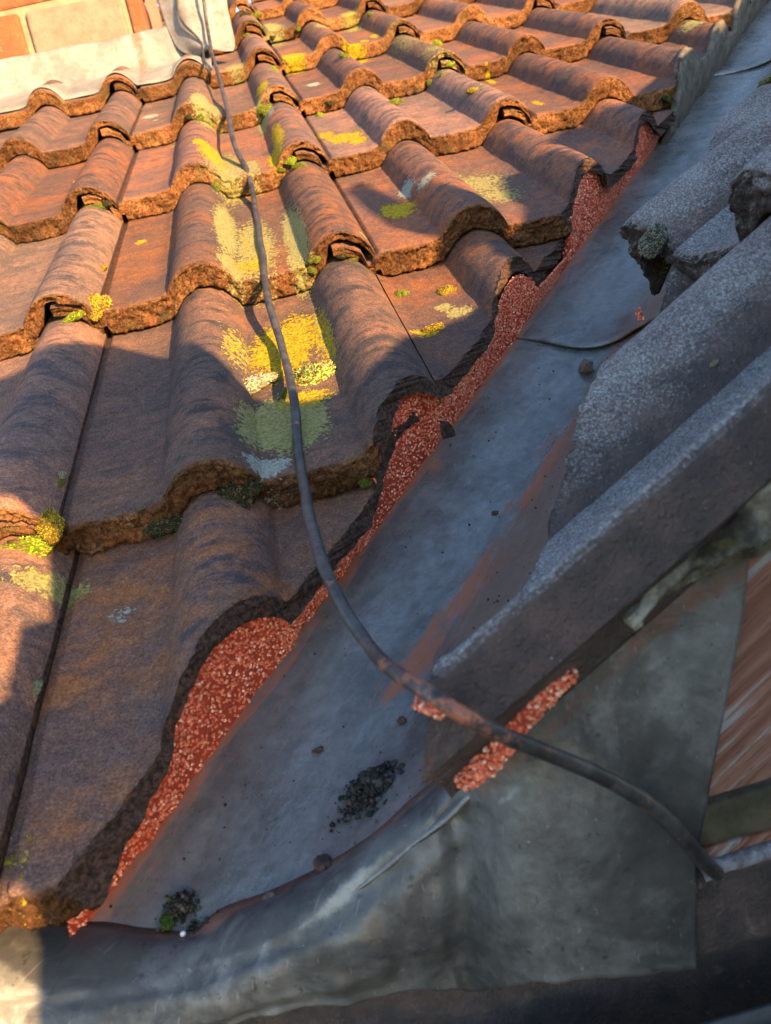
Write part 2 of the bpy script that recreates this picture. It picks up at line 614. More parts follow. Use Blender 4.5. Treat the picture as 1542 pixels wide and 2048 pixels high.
BRICK_G = mat_simple('grey_skimmed_brick', (0.14, 0.108, 0.085), (0.18, 0.14, 0.11), 25, 0.92, 0.002, (0.20, 0.10, 0.06), bscale=200)
WOOD = mat_wood()
MOSSWOOD = mat_simple('mossy_wet_timber', (0.045, 0.042, 0.024), (0.09, 0.075, 0.05), 60, 0.9, 0.002, (0.025, 0.02, 0.015))
DARKFASCIA = mat_simple('dark_frosted_timber', (0.035, 0.030, 0.030), (0.075, 0.054, 0.048), 45, 0.8, 0.003, (0.11, 0.08, 0.075))
GUTTER = mat_simple('black_gutter_plastic', (0.035, 0.035, 0.038), (0.06, 0.06, 0.062), 30, 0.6, 0.0008)
CABLE = mat_cable()
DECK = mat_simple('black_light_seal', (0.02, 0.018, 0.016), (0.035, 0.03, 0.027), 40, 0.95)
BLOCKER = mat_simple('grey_brown_blocker', (0.30, 0.27, 0.23), (0.24, 0.21, 0.18), 12, 0.95, 0.003)
STONE = mat_simple('brown_stone', (0.12, 0.085, 0.06), (0.20, 0.15, 0.11), 90, 0.9, 0.002)
PEBBLE = mat_simple('dark_red_pebble', (0.10, 0.045, 0.035), (0.05, 0.035, 0.03), 140, 0.7, 0.001)
FROSTED = mat_simple('frosted_pale_edge', (0.28, 0.29, 0.32), (0.12, 0.11, 0.12), 160, 0.85, 0.002, bscale=900)

# ------------------------------------------------------------------ tiles
RW_, RH = 0.074, 0.030          # width and height of a roll


def prof(w, k=1.0):
    """cross-section of the double-roman tile, period 0.15, roll just left of each multiple"""
    w = np.asarray(w, float)
    x = (np.mod(w, 0.15) - (0.15 - RW_)) / RW_
    r = np.where(x > 0, np.sin(np.pi * np.clip(x, 0, 1)) ** 0.68, 0.0)
    t = np.mod(w, 0.15)
    fil = 0.0026 * np.exp(-((t - (0.15 - RW_)) / 0.009) ** 2)
    dish = -0.0008 * np.sin(np.pi * np.clip(t / (0.15 - RW_), 0, 1)) * (x <= 0)
    return np.sqrt((RH * k * r) ** 2 + fil ** 2) + dish


def build_tile(frame, w0, l0, gauge, nx, nl, nf, seed, right=0.30, left=-0.042, jit=(0, 0, 0), rot=0.0,
               length=0.415, mirror=1, verge=None, joint=True, rk=1.0, tk=1.0):
    """frame(w, l, h) -> world points. returns verts (world), faces, attrs, caps"""
    ws = [left, left + 0.012, left + 0.024, -0.012, -0.007, -0.003, -0.0005, 0.0005, 0.006, 0.0075] if left < -0.02 else [left]
    base = np.linspace(0.010, right, nx)
    ws = np.array(list(ws) + list(base))
    drop = np.zeros(len(ws))
    if verge:
        rr = 0.014
        th = np.linspace(0.15, 1.0, 6) * math.pi / 2
        ws = np.concatenate([ws[ws < right - rr], right - rr + rr * np.sin(th)])
        drop = np.concatenate([np.zeros(len(ws) - 6), rr * (1 - np.cos(th))])
    top = prof(ws, rk) - drop
    thick = np.full(len(ws), T - 0.002)
    if left < -0.02:
        under = ws < 0
        ph = prof(ws, rk)
        top = np.where(under, ph - 0.0135, top)
        top = np.where((ws > -0.008) & (ws < 0.0), -0.010, top)
        top = np.where((ws >= 0) & (ws < 0.0065), np.maximum(top, 0.0) - 0.0035, top)
        thick = np.where(under, 0.012, thick)
        thick = np.where((ws > -0.008) & (ws < 0.0065), 0.016, thick)
    if joint and not verge:
        k = sst(right - 0.055, right - 0.046, ws)
        thick = thick * (1 - k) + 0.0105 * k
    if verge:
        thick = thick + sst(right - 0.03, right - 0.01, ws) * 0.009 - drop
    ls = np.concatenate([[0, 0.0012, 0.0032, 0.0065, 0.012], np.linspace(0.02, length, nl)])
    nb = 5
    lb = np.array([length, 0.20, 0.045, 0.022, 0.0])
    fr = np.linspace(0, 1, nf + 2)[1:-1]
    Mx = len(ls) + nb + nf
    nw = len(ws)
    Wg = np.repeat(ws[:, None], Mx, 1)
    Lg = np.concatenate([ls, lb, np.zeros(nf)])[None].repeat(nw, 0)
    tilt = T * tk * (1 - Lg / gauge)
    Hg = top[:, None] + tilt
    # bottom and front
    body = np.array([1, 1, 1, 0.6, 0])[None] * (0 if verge else 1)
    Hg[:, len(ls):len(ls) + nb] -= thick[:, None] * (1 - body) + np.minimum(thick, 0.0130)[:, None] * body
    Hg[:, len(ls) + nb:] += -thick[:, None] * (1 - fr[None])
    front = np.zeros_like(Hg)
    front[:, len(ls) + nb:] = 1
    front[:, len(ls) + nb - 1] = 1
    front[:, 0] = 1
    front[:, 1] = 0.75
    front[:, 2] = 0.2
    edge = np.zeros_like(Hg)
    edge[:, 0], edge[:, 1], edge[:, 2], edge[:, 3], edge[:, 4] = 1, 0.72, 0.42, 0.2, 0.06
    edge[:, -1] = 0.55
    if nf > 1:
        edge[:, -2] = 0.2
    rollv = np.clip(prof(Wg) / RH, 0, 1)
    # noise
    Pn = np.stack([Wg + w0, Lg + l0, Hg], -1)
    n1 = pn(Pn, 260, seed)
    n2 = pn(Pn, 95, seed + 5)
    n3 = pn(Pn, 38, seed + 9)
    Lg = Lg + front * (0.0032 * n1 + 0.0036 * n2 + 0.0022 * n3)
    Hg = Hg - edge * (0.0030 + 0.0028 * n2 + 0.0016 * n1 + 0.004 * np.clip(n3, 0, 1))
    istop = np.zeros_like(Hg)
    istop[:, :len(ls)] = 1
    Hg = Hg + istop * (0.0004 * n2 + 0.0007 * n3 + 0.0010 * pn(Pn, 11, seed + 2))
    if verge:
        side = sst(right - 0.004, right, Wg)
        Wg = Wg + side * 0.0003 * n3
    # placing jitter
    wc = (right) / 2
    cr, sr = math.cos(rot), math.sin(rot)
    Wj = (Wg - wc) * cr - (Lg - 0.2) * sr + wc + jit[0]
    Lj = (Wg - wc) * sr + (Lg - 0.2) * cr + 0.2 + jit[1]
    V = frame(Wj + w0, Lj + l0, Hg + jit[2])
    F = []
    for i in range(nw - 1):
        for j in range(Mx):
            j2 = (j + 1) % Mx
            F.append((i * Mx + j, i * Mx + j2, (i + 1) * Mx + j2, (i + 1) * Mx + j)[::mirror])
    nsm = len(F)
    V = V.reshape(-1, 3)
    n0 = len(V)
    V = np.concatenate([V, V[:Mx], V[(nw - 1) * Mx:nw * Mx]])
    F.append(tuple(range(n0, n0 + Mx))[::-1][::mirror])
    F.append(tuple(range(n0 + Mx, n0 + 2 * Mx))[::mirror])
    pad = np.zeros(2 * Mx)
    return V, F, {'front': np.concatenate([front.ravel(), pad]), 'roll': np.concatenate([rollv.ravel(), pad])}, nsm


def add_tile(name, parent, V, F, attrs, nsm, mats, cuts=(), jag=0.0022, capfront=True):
    o = V.mean(0)
    me = mesh(V - o, F, attrs)
    me.polygons[nsm].use_smooth = False
    me.polygons[nsm + 1].use_smooth = False
    me.polygons[nsm].material_index = 1
    me.polygons[nsm + 1].material_index = 1
    if cuts:
        bm = bmesh.new()
        bm.from_mesh(me)
        for co, no in cuts:
            lc = Vector(co) - Vector(o)
            no = Vector(no).normalized()
            r = bmesh.ops.bisect_plane(bm, geom=bm.verts[:] + bm.edges[:] + bm.faces[:], plane_co=lc, plane_no=no,
                                       clear_outer=True, clear_inner=False, dist=1e-6)
            cv = [e for e in r['geom_cut'] if isinstance(e, bmesh.types.BMVert)]
            if not cv:
                continue
            bmesh.ops.remove_doubles(bm, verts=cv, dist=2e-5)
            cv = [v for v in bm.verts if abs((v.co - lc).dot(no)) < 2e-5]
            cs = set(cv)
            ce = [e for e in bm.edges if e.is_boundary and e.verts[0] in cs and e.verts[1] in cs]
            fl = bmesh.ops.triangle_fill(bm, use_beauty=False, use_dissolve=False, edges=ce, normal=no)
            for f in fl['geom']:
                if isinstance(f, bmesh.types.BMFace):
                    f.material_index = 1
                    f.smooth = False
            wp = np.array([v.co[:] for v in cv]) + o
            nn = pn(wp, 60, 3) * jag * 1.5 + pn(wp, 170, 8) * jag * 0.9 + pn(wp, 330, 5) * jag * 0.5
            for v, d in zip(cv, nn):
                v.co += no * float(d)
        bm.normal_update()
        if len(bm.faces) < 6:
            bm.free()
            bpy.data.meshes.remove(me)
            return None
        bm.to_mesh(me)
        bm.free()
    return link(name, me, mats, parent, loc=o)


VAL_P = np.array([1, -R_, 0]) / QN                      # plan direction away from the main roof
VAL_D = np.array([R_, 1, 0]) / QN
QCUT_M, QCUT_D, QLEAD = -0.062, 0.127, -0.096


def at_q(q, s=0.0):
    x, y = vpos(q, s)
    return np.array([x, y, 0])


def main_top(u, v):
    """height of the tiled surface over the main roof plane"""
    u = np.asarray(u, float)
    v = np.asarray(v, float)
    e = np.floor(v / G)
    l = v - e * G
    g = np.full_like(l, G)
    low = v < -G
    l = np.where(low, v + 0.605, l)
    g = np.where(low, 0.605 - G, g)
    return prof(u) + T * (1 - l / g)


# lichen patches: (px, py, radius across, radius up the slope, yellow, pale, white)
def L_(px, py, ru, rv, y=0, p=0, w=0, n=0.03):
    a = uvn(on_main(px, py, n))
    return (a[0], a[1], ru, rv, y, p, w)


LICHEN = [
    L_(560, 690, .036, .085, y=1.0, n=.02), L_(600, 650, .03, .07, y=.9, p=.6, n=.02), L_(640, 640, .012, .09, y=.75, p=.8), L_(470, 690, .016, .07, y=.55, p=.7),
    L_(575, 850, .038, .055, p=1.35, n=.02), L_(610, 800, .03, .02, y=.9, p=.9, n=.02), L_(500, 880, .012, .03, p=.8, w=.4), L_(530, 935, .018, .016, w=1.25, n=.03), L_(555, 925, .012, .012, w=1.15, n=.03),
    L_(505, 480, .034, .16, y=.48, p=.85), L_(450, 450, .014, .15, p=1.05), L_(470, 540, .02, .05, p=.9), L_(580, 430, .016, .15, p=1.0, n=.05), L_(590, 520, .01, .05, p=1.0, y=.4), L_(505, 530, .03, .04, y=.65, p=.6),
    L_(450, 330, .034, .15, p=.85, y=.45), L_(420, 310, .014, .05, y=.95), L_(425, 320, .02, .08, y=.9, p=.5), L_(395, 262, .014, .03, y=1.2, n=.06), L_(500, 330, .02, .08, p=.8), L_(550, 250, .013, .1, y=.95, p=.8, n=.055), L_(545, 290, .016, .05, y=1.05, n=.05), L_(470, 340, .03, .05, p=.75, w=.5),
    L_(400, 200, .02, .12, p=1.05, n=.05), L_(430, 215, .014, .1, p=.9), L_(520, 160, .016, .06, y=1.1, n=.06), L_(515, 200, .012, .08, p=1.1, n=.05), L_(535, 195, .012, .05, w=.9, n=.05),
    L_(690, 275, .035, .05, y=.98, n=.02), L_(715, 285, .02, .03, y=1.0, n=.02), L_(650, 265, .02, .05, y=.8, n=.02), L_(585, 108, .03, .05, y=1.25, n=.03),
    L_(795, 420, .026, .04, y=1.05, n=.02), L_(775, 412, .012, .02, y=1.1, n=.02), L_(625, 155, .016, .03, w=1.25, n=.03), L_(300, 228, .018, .025, w=1.25, n=.02), L_(312, 242, .007, .01, w=1.2, n=.02),
    L_(850, 655, .02, .012, y=.9, n=.02), L_(915, 610, .014, .012, p=1.1, n=.02), L_(920, 605, .016, .014, p=.9, n=.02), L_(885, 575, .01, .012, p=1.1), L_(805, 325, .012, .03, w=1.2, n=.055), L_(850, 330, .016, .02, w=1.0, p=.5, n=.06),
    L_(960, 370, .05, .09, p=.72, y=.25, n=.015), L_(1000, 400, .03, .05, p=.8, n=.015), L_(277, 470, .009, .012, y=1.1, n=.02), L_(150, 355, .006, .01, y=1.2, n=.02), L_(735, 490, .008, .01, p=1.2),
    L_(700, 30, .03, .12, p=.8, y=.5), L_(650, 60, .03, .1, p=.9), L_(540, 50, .04, .2, p=.9, y=.3), L_(470, 130, .03, .05, p=1.0), L_(705, 70, .03, .06, y=.9, n=.05), L_(728, 77, .01, .03, y=1.1, n=.03), L_(660, 68, .02, .05, y=.9), L_(745, 45, .01, .05, y=1.0, n=.05),
    L_(980, 88, .008, .04, y=.9, n=.06), L_(1075, 150, .008, .03, y=.9, n=.06), L_(820, 90, .06, .2, p=.55), L_(880, 130, .05, .12, p=.6), L_(1000, 190, .05, .1, p=.6), L_(250, 1600, .003, .003, w=.8),
    L_(240, 1215, .012, .012, w=.75, n=.015), L_(255, 735, .012, .012, w=.35, n=.02), L_(332, 1235, .005, .03, y=.35, p=.35, n=.03), L_(55, 1100, .03, .02, p=.9, y=.4, n=.05), L_(340, 260, .014, .02, p=.7), L_(900, 340, .02, .03, p=.8, y=.4, n=.02),
    L_(720, 600, .03, .04, p=.1), L_(20, 1720, .02, .03, y=.4, p=.4), L_(1400, 20, .04, .04, p=.9, n=.05),
]
LICHEN = np.array(LICHEN)
LICHEN[:, 4:6] *= 1.22
LICHEN[:, 2] *= 1.1


def lichen(V):
    u, v = V[:, 0], V[:, 1] * c1 + V[:, 2] * s1
    out = np.zeros((len(V), 3))
    for a, b, ru, rv, y, p, w in LICHEN:
        d = np.sqrt(((u - a) / (ru * 1.25)) ** 2 + ((v - b) / (rv * 1.25)) ** 2)
        f = 1 - sst(0.1, 1.15, d)
        out[:, 0] = np.maximum(out[:, 0], f * y)
        out[:, 1] = np.maximum(out[:, 1], f * p)
        out[:, 2] = np.maximum(out[:, 2], f * w)
    return out


main_roof = empty('main_roof', tuple(M(0.2, 0.5, -0.06)), 'weathered red-brown double-roll tiled roof slope with yellow lichen, left of the valley', 'roof')
seed = 0
for e in range(1, 11):
    v0 = (e - 3) * G if e > 1 else -0.605
    g = G if e > 1 else 0.605 - G
    for i in range(-2, 7):
        seed += 1
        if e >= 8 and i <= -1:
            continue
        if e <= 2 and i < -1 or e in (3, 4) and i < -2:
            continue
        # nearest corner of the tile to the valley
        a = M(0.3 * i, v0 + 0.4, 0.0)
        qmin = (a[0] - X0 - R_ * a[1]) / QN
        if qmin > QCUT_M - 0.004:
            continue
        bb = M(0.3 * i + 0.3, v0, 0.0)
        qmax = (bb[0] - X0 - R_ * bb[1]) / QN
        if e >= 8 and 0.3 * i > 1.6:
            continue
        is_cut = qmax > QCUT_M
        lb_ = M(0.3 * i, v0, 0.0)
        left_cut = (lb_[0] - X0 - R_ * lb_[1]) / QN > QCUT_M
        lod = 0 if e <= 3 else 1 if e <= 5 else 2
        nx, nl, nf = ((150, 64, 11), (110, 44, 8), (70, 26, 5))[lod]
        js = np.random.default_rng(seed).normal(size=4)
        jit = (0.0007 * js[0], 0.0016 * js[1], abs(0.0008 * js[2]))
        V, F, A, nsm = build_tile(M, 0.3 * i, v0, g, nx, nl, nf, seed, jit=jit, rot=0.0022 * js[3], length=g + 0.07, joint=not is_cut, left=-0.002 if left_cut else -0.042)
        A['lich'] = lichen(V)
        cuts = []
        if qmax > QCUT_M:
            ang = 0.03 * js[0]
            no = VAL_P * math.cos(ang) + VAL_D * math.sin(ang)
            sc = (bb[0] * VAL_D[0] + bb[1] * VAL_D[1]) - (X0 * VAL_D[0])
            cuts = [(at_q(QCUT_M + (-0.001 if e == 1 else 0.003 * js[1]), sc), tuple(no))]
        add_tile('tile', main_roof, V, F, A, nsm, [TILE, CUT], cuts)
# unseen dark deck added under the tiles to stop light leaks
b0, b1_, b2_, b3_ = [tuple(M(u, v, -0.058)) for u, v in ((-0.75, -0.56), (0.12, -0.56), (2.2, 2.0), (-0.75, 2.6))]
nb = [tuple(np.array(x) - N1 * 0.02) for x in (b0, b1_, b2_, b3_)]
put('light_seal_deck', [b0, b1_, b2_, b3_] + nb, [(0, 1, 2, 3), (7, 6, 5, 4), (0, 4, 5, 1), (1, 5, 6, 2), (2, 6, 7, 3), (3, 7, 4, 0)], DECK, main_roof, smooth=False)

# ------------------------------------------------------------------ dormer roof
dormer = empty('dormer_roof', tuple(D(0.1, -0.3, -0.06)), 'dark frost-covered double-roll tiled dormer slope, right of the valley', 'roof')
CRESTV = -0.610                                  # crest line of the roll by the verge
VERGE_B = -0.597


def Dw(w, l, h):
    return D(l, -w, h)


A_FRONT = [-0.507, -0.162, 0.185, 0.532]
for ci, a0 in enumerate(A_FRONT):
    for i in range(-2, 2):
        # right toe of the verge roll at w = 0.61 + 0.037 ; tiles end there
        w_end = -CRESTV + RW_ / 2
        w0 = w_end - 0.3 * (i + 1)
        if i < -1:
            continue
        seed += 1
        js = np.random.default_rng(seed).normal(size=4)
        verge = (i == 0)
        right = (-VERGE_B - w0) if verge else 0.30
        if i == -1:
            continue
        nx, nl, nf = (150, 64, 11) if ci < 2 else (90, 36, 6)
        V, F, A, nsm = build_tile(Dw, w0, a0, G, nx, nl, nf, seed, right=right, jit=(0, 0.001 * js[1], abs(0.0006 * js[2])), verge=verge, left=-0.002, joint=False, rk=1.35, tk=0.3 if ci == 0 else 1.0)
        corner = D(a0, -(w0 - 0.04), 0.02)
        cuts = []
        q = (corner[0] - X0 - R_ * corner[1]) / QN
        far = D(a0 + 0.41, -(w0 + right), 0.02)
        if (far[0] - X0 - R_ * far[1]) / QN < QCUT_D:
            continue
        if q < QCUT_D:
            cuts = [(at_q(QCUT_D + 0.002 * js[0]), tuple(-VAL_P))]
            if ci == 0:
                d3 = np.array([R_, 1, T1]) / math.sqrt(R_ ** 2 + 1 + T1 ** 2)
                u3 = np.array([0, 0, 1.0]) - d3[2] * d3
                xb_ = X0 + R_ * VERGE_B + 0.104 * QN
                cuts = [((xb_, VERGE_B, (xb_ - X0) * T2 - 0.02), tuple(-VAL_P + 0.30 * u3))]
            if ci == 1:
                cuts = [(at_q(0.082, -0.327), tuple(-VAL_P + 0.13 * VAL_D))]
        add_tile('tile', dormer, V, F, A, nsm, [FROST, FROST if verge else CUT], cuts)

# ------------------------------------------------------------------ valley lead
def on_lead(px, py, lift=0.0):
    d = ray(px, py)
    t = np.linspace(0.2, 4.0, 4000)
    P = CAM + t[:, None] * d
    g = P[:, 2] - z_lead(P[:, 0], P[:, 1]) - lift
    k = np.argmax(g < 0)
    f = g[k - 1] / (g[k - 1] - g[k])
    return CAM + (t[k - 1] + f * (t[k] - t[k - 1])) * d


def qs(X):
    return (X[0] - X0 - R_ * X[1]) / QN, ((X[0] - X0) * R_ + X[1]) / QN


QG = np.concatenate([np.linspace(-0.17, -0.11, 8), np.linspace(-0.103, 0.15, 70), np.linspace(0.16, 0.24, 8)])
Y_EAVE = -0.530


def lap_line(pa, pb):
    (qa, sa), (qb, sb) = qs(on_lead(*pa)), qs(on_lead(*pb))
    return sa + (QG - qa) * (sb - sa) / (qb - qa)


s_e = QN * (Y_EAVE - 0.004 - 0.010 * sst(-0.03, 0.15, QG)) + R_ * QG
s_l1 = lap_line((1020, 681), (1225, 697)) + 0.003 * np.sin(QG * 60)
s_l2 = lap_line((1425, 160), (1478, 150))
s_end = np.full(len(QG), 2.2)


def valley_sheet(label, sa, sb, lift0, lift1, nr, ph):
    f = np.linspace(0, 1, nr) ** 1.0
    Sg = sa[None] + f[:, None] * (sb - sa)[None]
    Qg = QG[None].repeat(nr, 0)
    x, y = vpos(Qg, Sg)
    z = z_lead(x, y)
    P = np.stack([x, y, z], -1)
    P[..., 2] += lift0 + (lift1 - lift0) * np.clip((Sg - sa) / 0.12, 0, 1)
    P[..., 2] += 0.0016 * pn(P * np.array([1, 1, 0]), 16, ph) + 0.0006 * pn(P * np.array([1, 1, 0]), 60, ph + 3)
    # dressing ripples on the dormer flank
    al = np.stack([Qg * 60, Sg * 14, 0 * Qg], -1)
    P[..., 2] += 0.0022 * pn(al, 1.0, ph + 7) * sst(0.0, 0.06, Qg)
    # the lap edge lifts a little off the sheet below
    P[..., 2] += 0.004 * np.exp(-((Sg - sa) / 0.012) ** 2) * (lift0 > 0.001) * sst(-0.08, 0.06, Qg)
    red = np.exp(-np.clip(Qg - QLEAD, 0, 1) / 0.016) * 1.0
    w = 0.5 + 0.5 * pn(np.stack([Qg * 8, Sg * 5, 0 * Qg], -1), 1.0, 21)
    red = np.maximum(red, 0.95 * np.exp(-((Qg - 0.004 - 0.03 * pn(np.stack([Sg * 6, 0 * Qg, 0 * Qg], -1), 1.0, 31)) / 0.020) ** 2) * sst(0.42, 0.72, w + 0.25 * pn(np.stack([Qg * 40, Sg * 16, 0 * Qg], -1), 1.0, 33)) * sst(-0.05, -0.25, Sg - 0.0))
    silt = 1.0 * sst(-0.025, 0.022, Qg + 0.016 * pn(np.stack([Qg * 3, Sg * 9, 0 * Qg], -1), 1.0, 4)) * sst(0.05, -0.15, Sg)
    yy = y - Y_EAVE
    silt = np.maximum(silt, 0.85 * np.exp(-(yy / 0.012) ** 2) * sst(-0.07, -0.02, Qg))
    silt = silt * (1 - 0.55 * sst(-0.52, -0.60, Sg))
    red = np.maximum(red, 0.8 * np.exp(-((yy - 0.004) / 0.010) ** 2) * sst(-0.08, -0.04, Qg))
    bloom = 0.30 * np.exp(-((Qg + 0.065) / 0.02) ** 2) + 0.05
    o = sheet('lead_valley_sheet', P, 0.0025, LEAD, attrs={'stain_light': np.stack([red, silt, bloom], -1)})
    tag(o, label, 'lead flashing', 'lead sheets lining the valley')
    return o


lo = valley_sheet('lowest blue-grey lead valley sheet, from the cross lap down to the debris at the eaves', s_e, s_l1 + 0.05, 0.0, 0.0, 190, 1)
mi = valley_sheet('middle lead valley sheet, its lower edge lapped with a dark gap beside the brown stone', s_l1, s_l2 + 0.05, 0.0045, 0.0032, 150, 2)
up = valley_sheet('uppermost lead valley sheet at the top right beside the grey mortar', s_l2, s_end, 0.0075, 0.0062, 60, 3)

# ------------------------------------------------------------------ lead apron over the eaves and the gable
silt_px = [(-150, 1835), (-20, 1850), (90, 1862), (200, 1868), (300, 1882), (385, 1882), (440, 1842), (545, 1804), (650, 1752), (760, 1677), (880, 1577)]
edge_pxl = [(-150, 1965), (-20, 1985), (90, 1988), (230, 1968), (370, 1938), (500, 1893), (590, 1850), (690, 1772), (790, 1688), (850, 1636), (912, 1580)]
bot_px = [(-150, 2200), (0, 2150), (150, 2120), (300, 2085), (440, 2058), (590, 2022), (700, 2005), (790, 1995), (850, 1990), (910, 1987), (960, 1985)]
r_top = [(1010, 1490, -.562), (1150, 1350, -.571), (1290, 1195, -.572), (1400, 1110, -.572), (1502, 1060, -.572)]
r_bot = [(1070, 1972), (1180, 1962), (1270, 1955), (1340, 1948), (1392, 1938)]
Sp = [on_lead(*q_) + np.array([0, 0, 0.0030]) for q_ in silt_px]
Ep = [on_lead(*q_) + np.array([0, 0, 0.0045]) for q_ in edge_pxl]
for k_ in range(len(Ep)):
    Ep[k_] = on_y(*edge_pxl[k_], min(Ep[k_][1], -0.50) * 0.65 + (-0.548) * 0.35)
Rt = [on_y(*q_) for q_ in r_top]
Sp = Sp + [q_ + np.array([0, 0.004, 0.002]) for q_ in Rt]
Ep = Ep + Rt
Bp = [on_y(*q_, e_[1] - 0.006) for q_, e_ in zip(bot_px, Ep)] + [on_y(*q_, y_) for q_, y_ in zip(r_bot, (-.572, -.575, -.577, -.578, -.579))]
rightc = [(1502, 1060, -.572), (1493, 1180, -.572), (1478, 1270, -.573), (1448, 1430, -.575), (1412, 1620, -.577), (1396, 1720, -.5775), (1393, 1820, -.578), (1392, 1938, -.579)]
nc, nr = 160, 70
Sc, Tc, Bc = spline(Sp, nc), spline(Ep, nc), spline(Bp, nc)
Bc[:, 2] += 0.0016 * pn(Bc, 60, 2) + 0.001 * pn(Bc, 170, 5)
Rc = spline([on_y(*p) for p in rightc], nr)
ss_ = np.linspace(0, 1, nr)[:, None, None]
tt = np.linspace(0, 1, nc)[None, :, None]
Lc = Tc[0] + np.linspace(0, 1, nr)[:, None] * (Bc[0] - Tc[0])
AP = ((1 - ss_) * Tc[None] + ss_ * Bc[None] + (1 - tt) * Lc[:, None] + tt * Rc[:, None]
      - ((1 - ss_) * (1 - tt) * Tc[0] + ss_ * (1 - tt) * Bc[0] + (1 - ss_) * tt * Tc[-1] + ss_ * tt * Bc[-1]))
sh = ss_[..., 0]
tq = tt[..., 0]
# the sheet bellies out below the fold and carries dressing dents
AP[..., 1] -= 0.009 * np.sin(np.pi * np.clip(sh * 1.1, 0, 1)) * (1 - sst(0.55, 0.8, tq))
dn = pn(AP * np.array([1, 0.3, 1]), 24, 4) * 0.0036 + pn(AP * np.array([1, 0.3, 1]), 60, 9) * 0.0026
AP[..., 1] += dn * sst(0.0, 0.15, sh) * (1 - 0.75 * sst(0.62, 0.8, tq))
# shoulder between the silt line and the fold
nb_ = 16
fb = np.linspace(0, 1, nb_ + 1)[:-1]
band = Sc[None] + fb[:, None, None] * (Tc - Sc)[None]
band[..., 2] += 0.0022 * np.sin(np.pi * fb)[:, None] + (0.0016 * pn(band, 40, 5)) * np.sin(np.pi * fb)[:, None]
back_ = Sc + np.array([0, 0.006, 0.0])
back_[:, 2] = np.minimum(back_[:, 2], z_lead(back_[:, 0], back_[:, 1]) + 0.0015)
back_[:, 2] = np.where(Sc[:, 0] > 0.235, Sc[:, 2], back_[:, 2])
AP = np.concatenate([back_[None], band, AP], 0)
nrr = AP.shape[0]
# soften the fold
for _ in range(3):
    AP[2:-2] = 0.25 * AP[1:-3] + 0.5 * AP[2:-2] + 0.25 * AP[3:-1]
sv = np.concatenate([[-.27], -0.25 * (1 - fb), np.linspace(0, 1, nr)])[:, None].repeat(nc, 1)
tv = np.linspace(0, 1, nc)[None].repeat(nrr, 0)
big = pn(np.stack([AP[..., 0], AP[..., 2], 0 * tv], -1), 11, 6)
bl = 0.55 * np.exp(-((sv - 0.03) / 0.07) ** 2) * (1 - sst(0.62, 0.7, tv)) + 0.55 * sst(0.05, 0.5, big)
bl += 0.6 * np.exp(-((sv - 0.24) / 0.06) ** 2) * sst(0.66, 0.72, tv) * (1 - sst(0.88, 0.95, tv))
bl += 1.1 * (1 - sst(0.08, 0.15, tv)) * sst(-0.2, 0.0, sv)  # left end paled in colour to stand in for sunlight on the lead
sil = 0.8 * np.exp(-((sv - 0.10) / 0.07) ** 2) * sst(0.66, 0.72, tv) + 0.5 * sst(0.86, 1.0, sv) + 0.8 * np.exp(-((sv + 0.25) / 0.05) ** 2)
rd = 0.9 * np.exp(-((sv + 0.25) / 0.06) ** 2) * sst(0.12, 0.3, tv) * (1 - sst(0.66, 0.7, tv))
apron = sheet('lead_apron', AP, 0.0025, APRON, attrs={'stain_light': np.stack([rd, sil, bl], -1)}, flip=True)
tag(apron, 'large mottled dark grey lead apron dressed over the eaves below the valley', 'lead flashing')

# ------------------------------------------------------------------ red foam filler under the cut tiles
def bead_field(P, rad, cols, icos):
    iv, f = icos
    nv = len(iv)
    V = (P[:, None, :] + rad[:, None, None] * iv[None]).reshape(-1, 3)
    F = [tuple(k + i * nv for k in q) for i in range(len(P)) for q in f]
    return V, F, np.repeat(cols, nv, 0)


def bead_cols(n, r):
    t = r.random(n)[:, None]
    a = np.array([[0.55, 0.095, 0.040]])
    b = np.array([[0.68, 0.22, 0.125]])
    c = a + (b - a) * t
    w = r.random(n) > 0.86
    c[w] = [0.78, 0.44, 0.32]
    return c * (0.75 + 0.5 * r.random(n)[:, None])


# ------------------------------------------------------------------ (foam is laid out in the main roof plane)
def foam_surface(s0, s1, ns, nt):
    """strip along the valley: foot on the lead at QLEAD, head tucked under the cut edge of the tiles"""
    s = np.linspace(s0, s1, ns)[None].repeat(nt, 0)
    t = np.linspace(0, 1, nt)[:, None].repeat(ns, 1)
    zero = 0 * s
    wob = 0.0022 * pn(np.stack([s, zero, zero], -1), 60, 3) + 0.0016 * pn(np.stack([s, zero, zero], -1), 17, 4)
    x0_, y0_ = vpos(QLEAD + wob, s)
    foot = np.stack([x0_, y0_, z_lead(x0_, y0_) - 0.0015], -1)
    x1_, y1_ = vpos(QCUT_M - 0.010 + 0 * s, s)
    # head on the underside of the tiling
    v = y1_ / c1
    for _ in range(4):
        nn = main_top(x1_, v) - 0.0135
        v = (y1_ + nn * s1) / c1
    nn = main_top(x1_, v) - 0.0135
    head = M(x1_, v, nn)
    P = foot + t[..., None] * (head - foot)
    bul = np.sin(np.pi * t) * (0.0065 + 0.004 * pn(np.stack([s, t * 0.02, zero], -1), 40, 9))
    out = np.array([VAL_P[0] * 0.55, VAL_P[1] * 0.55, 0.83])
    P = P + bul[..., None] * out + (0.0014 * pn(P, 120, 6) + 0.0012 * pn(P, 300, 7))[..., None] * out
    return P


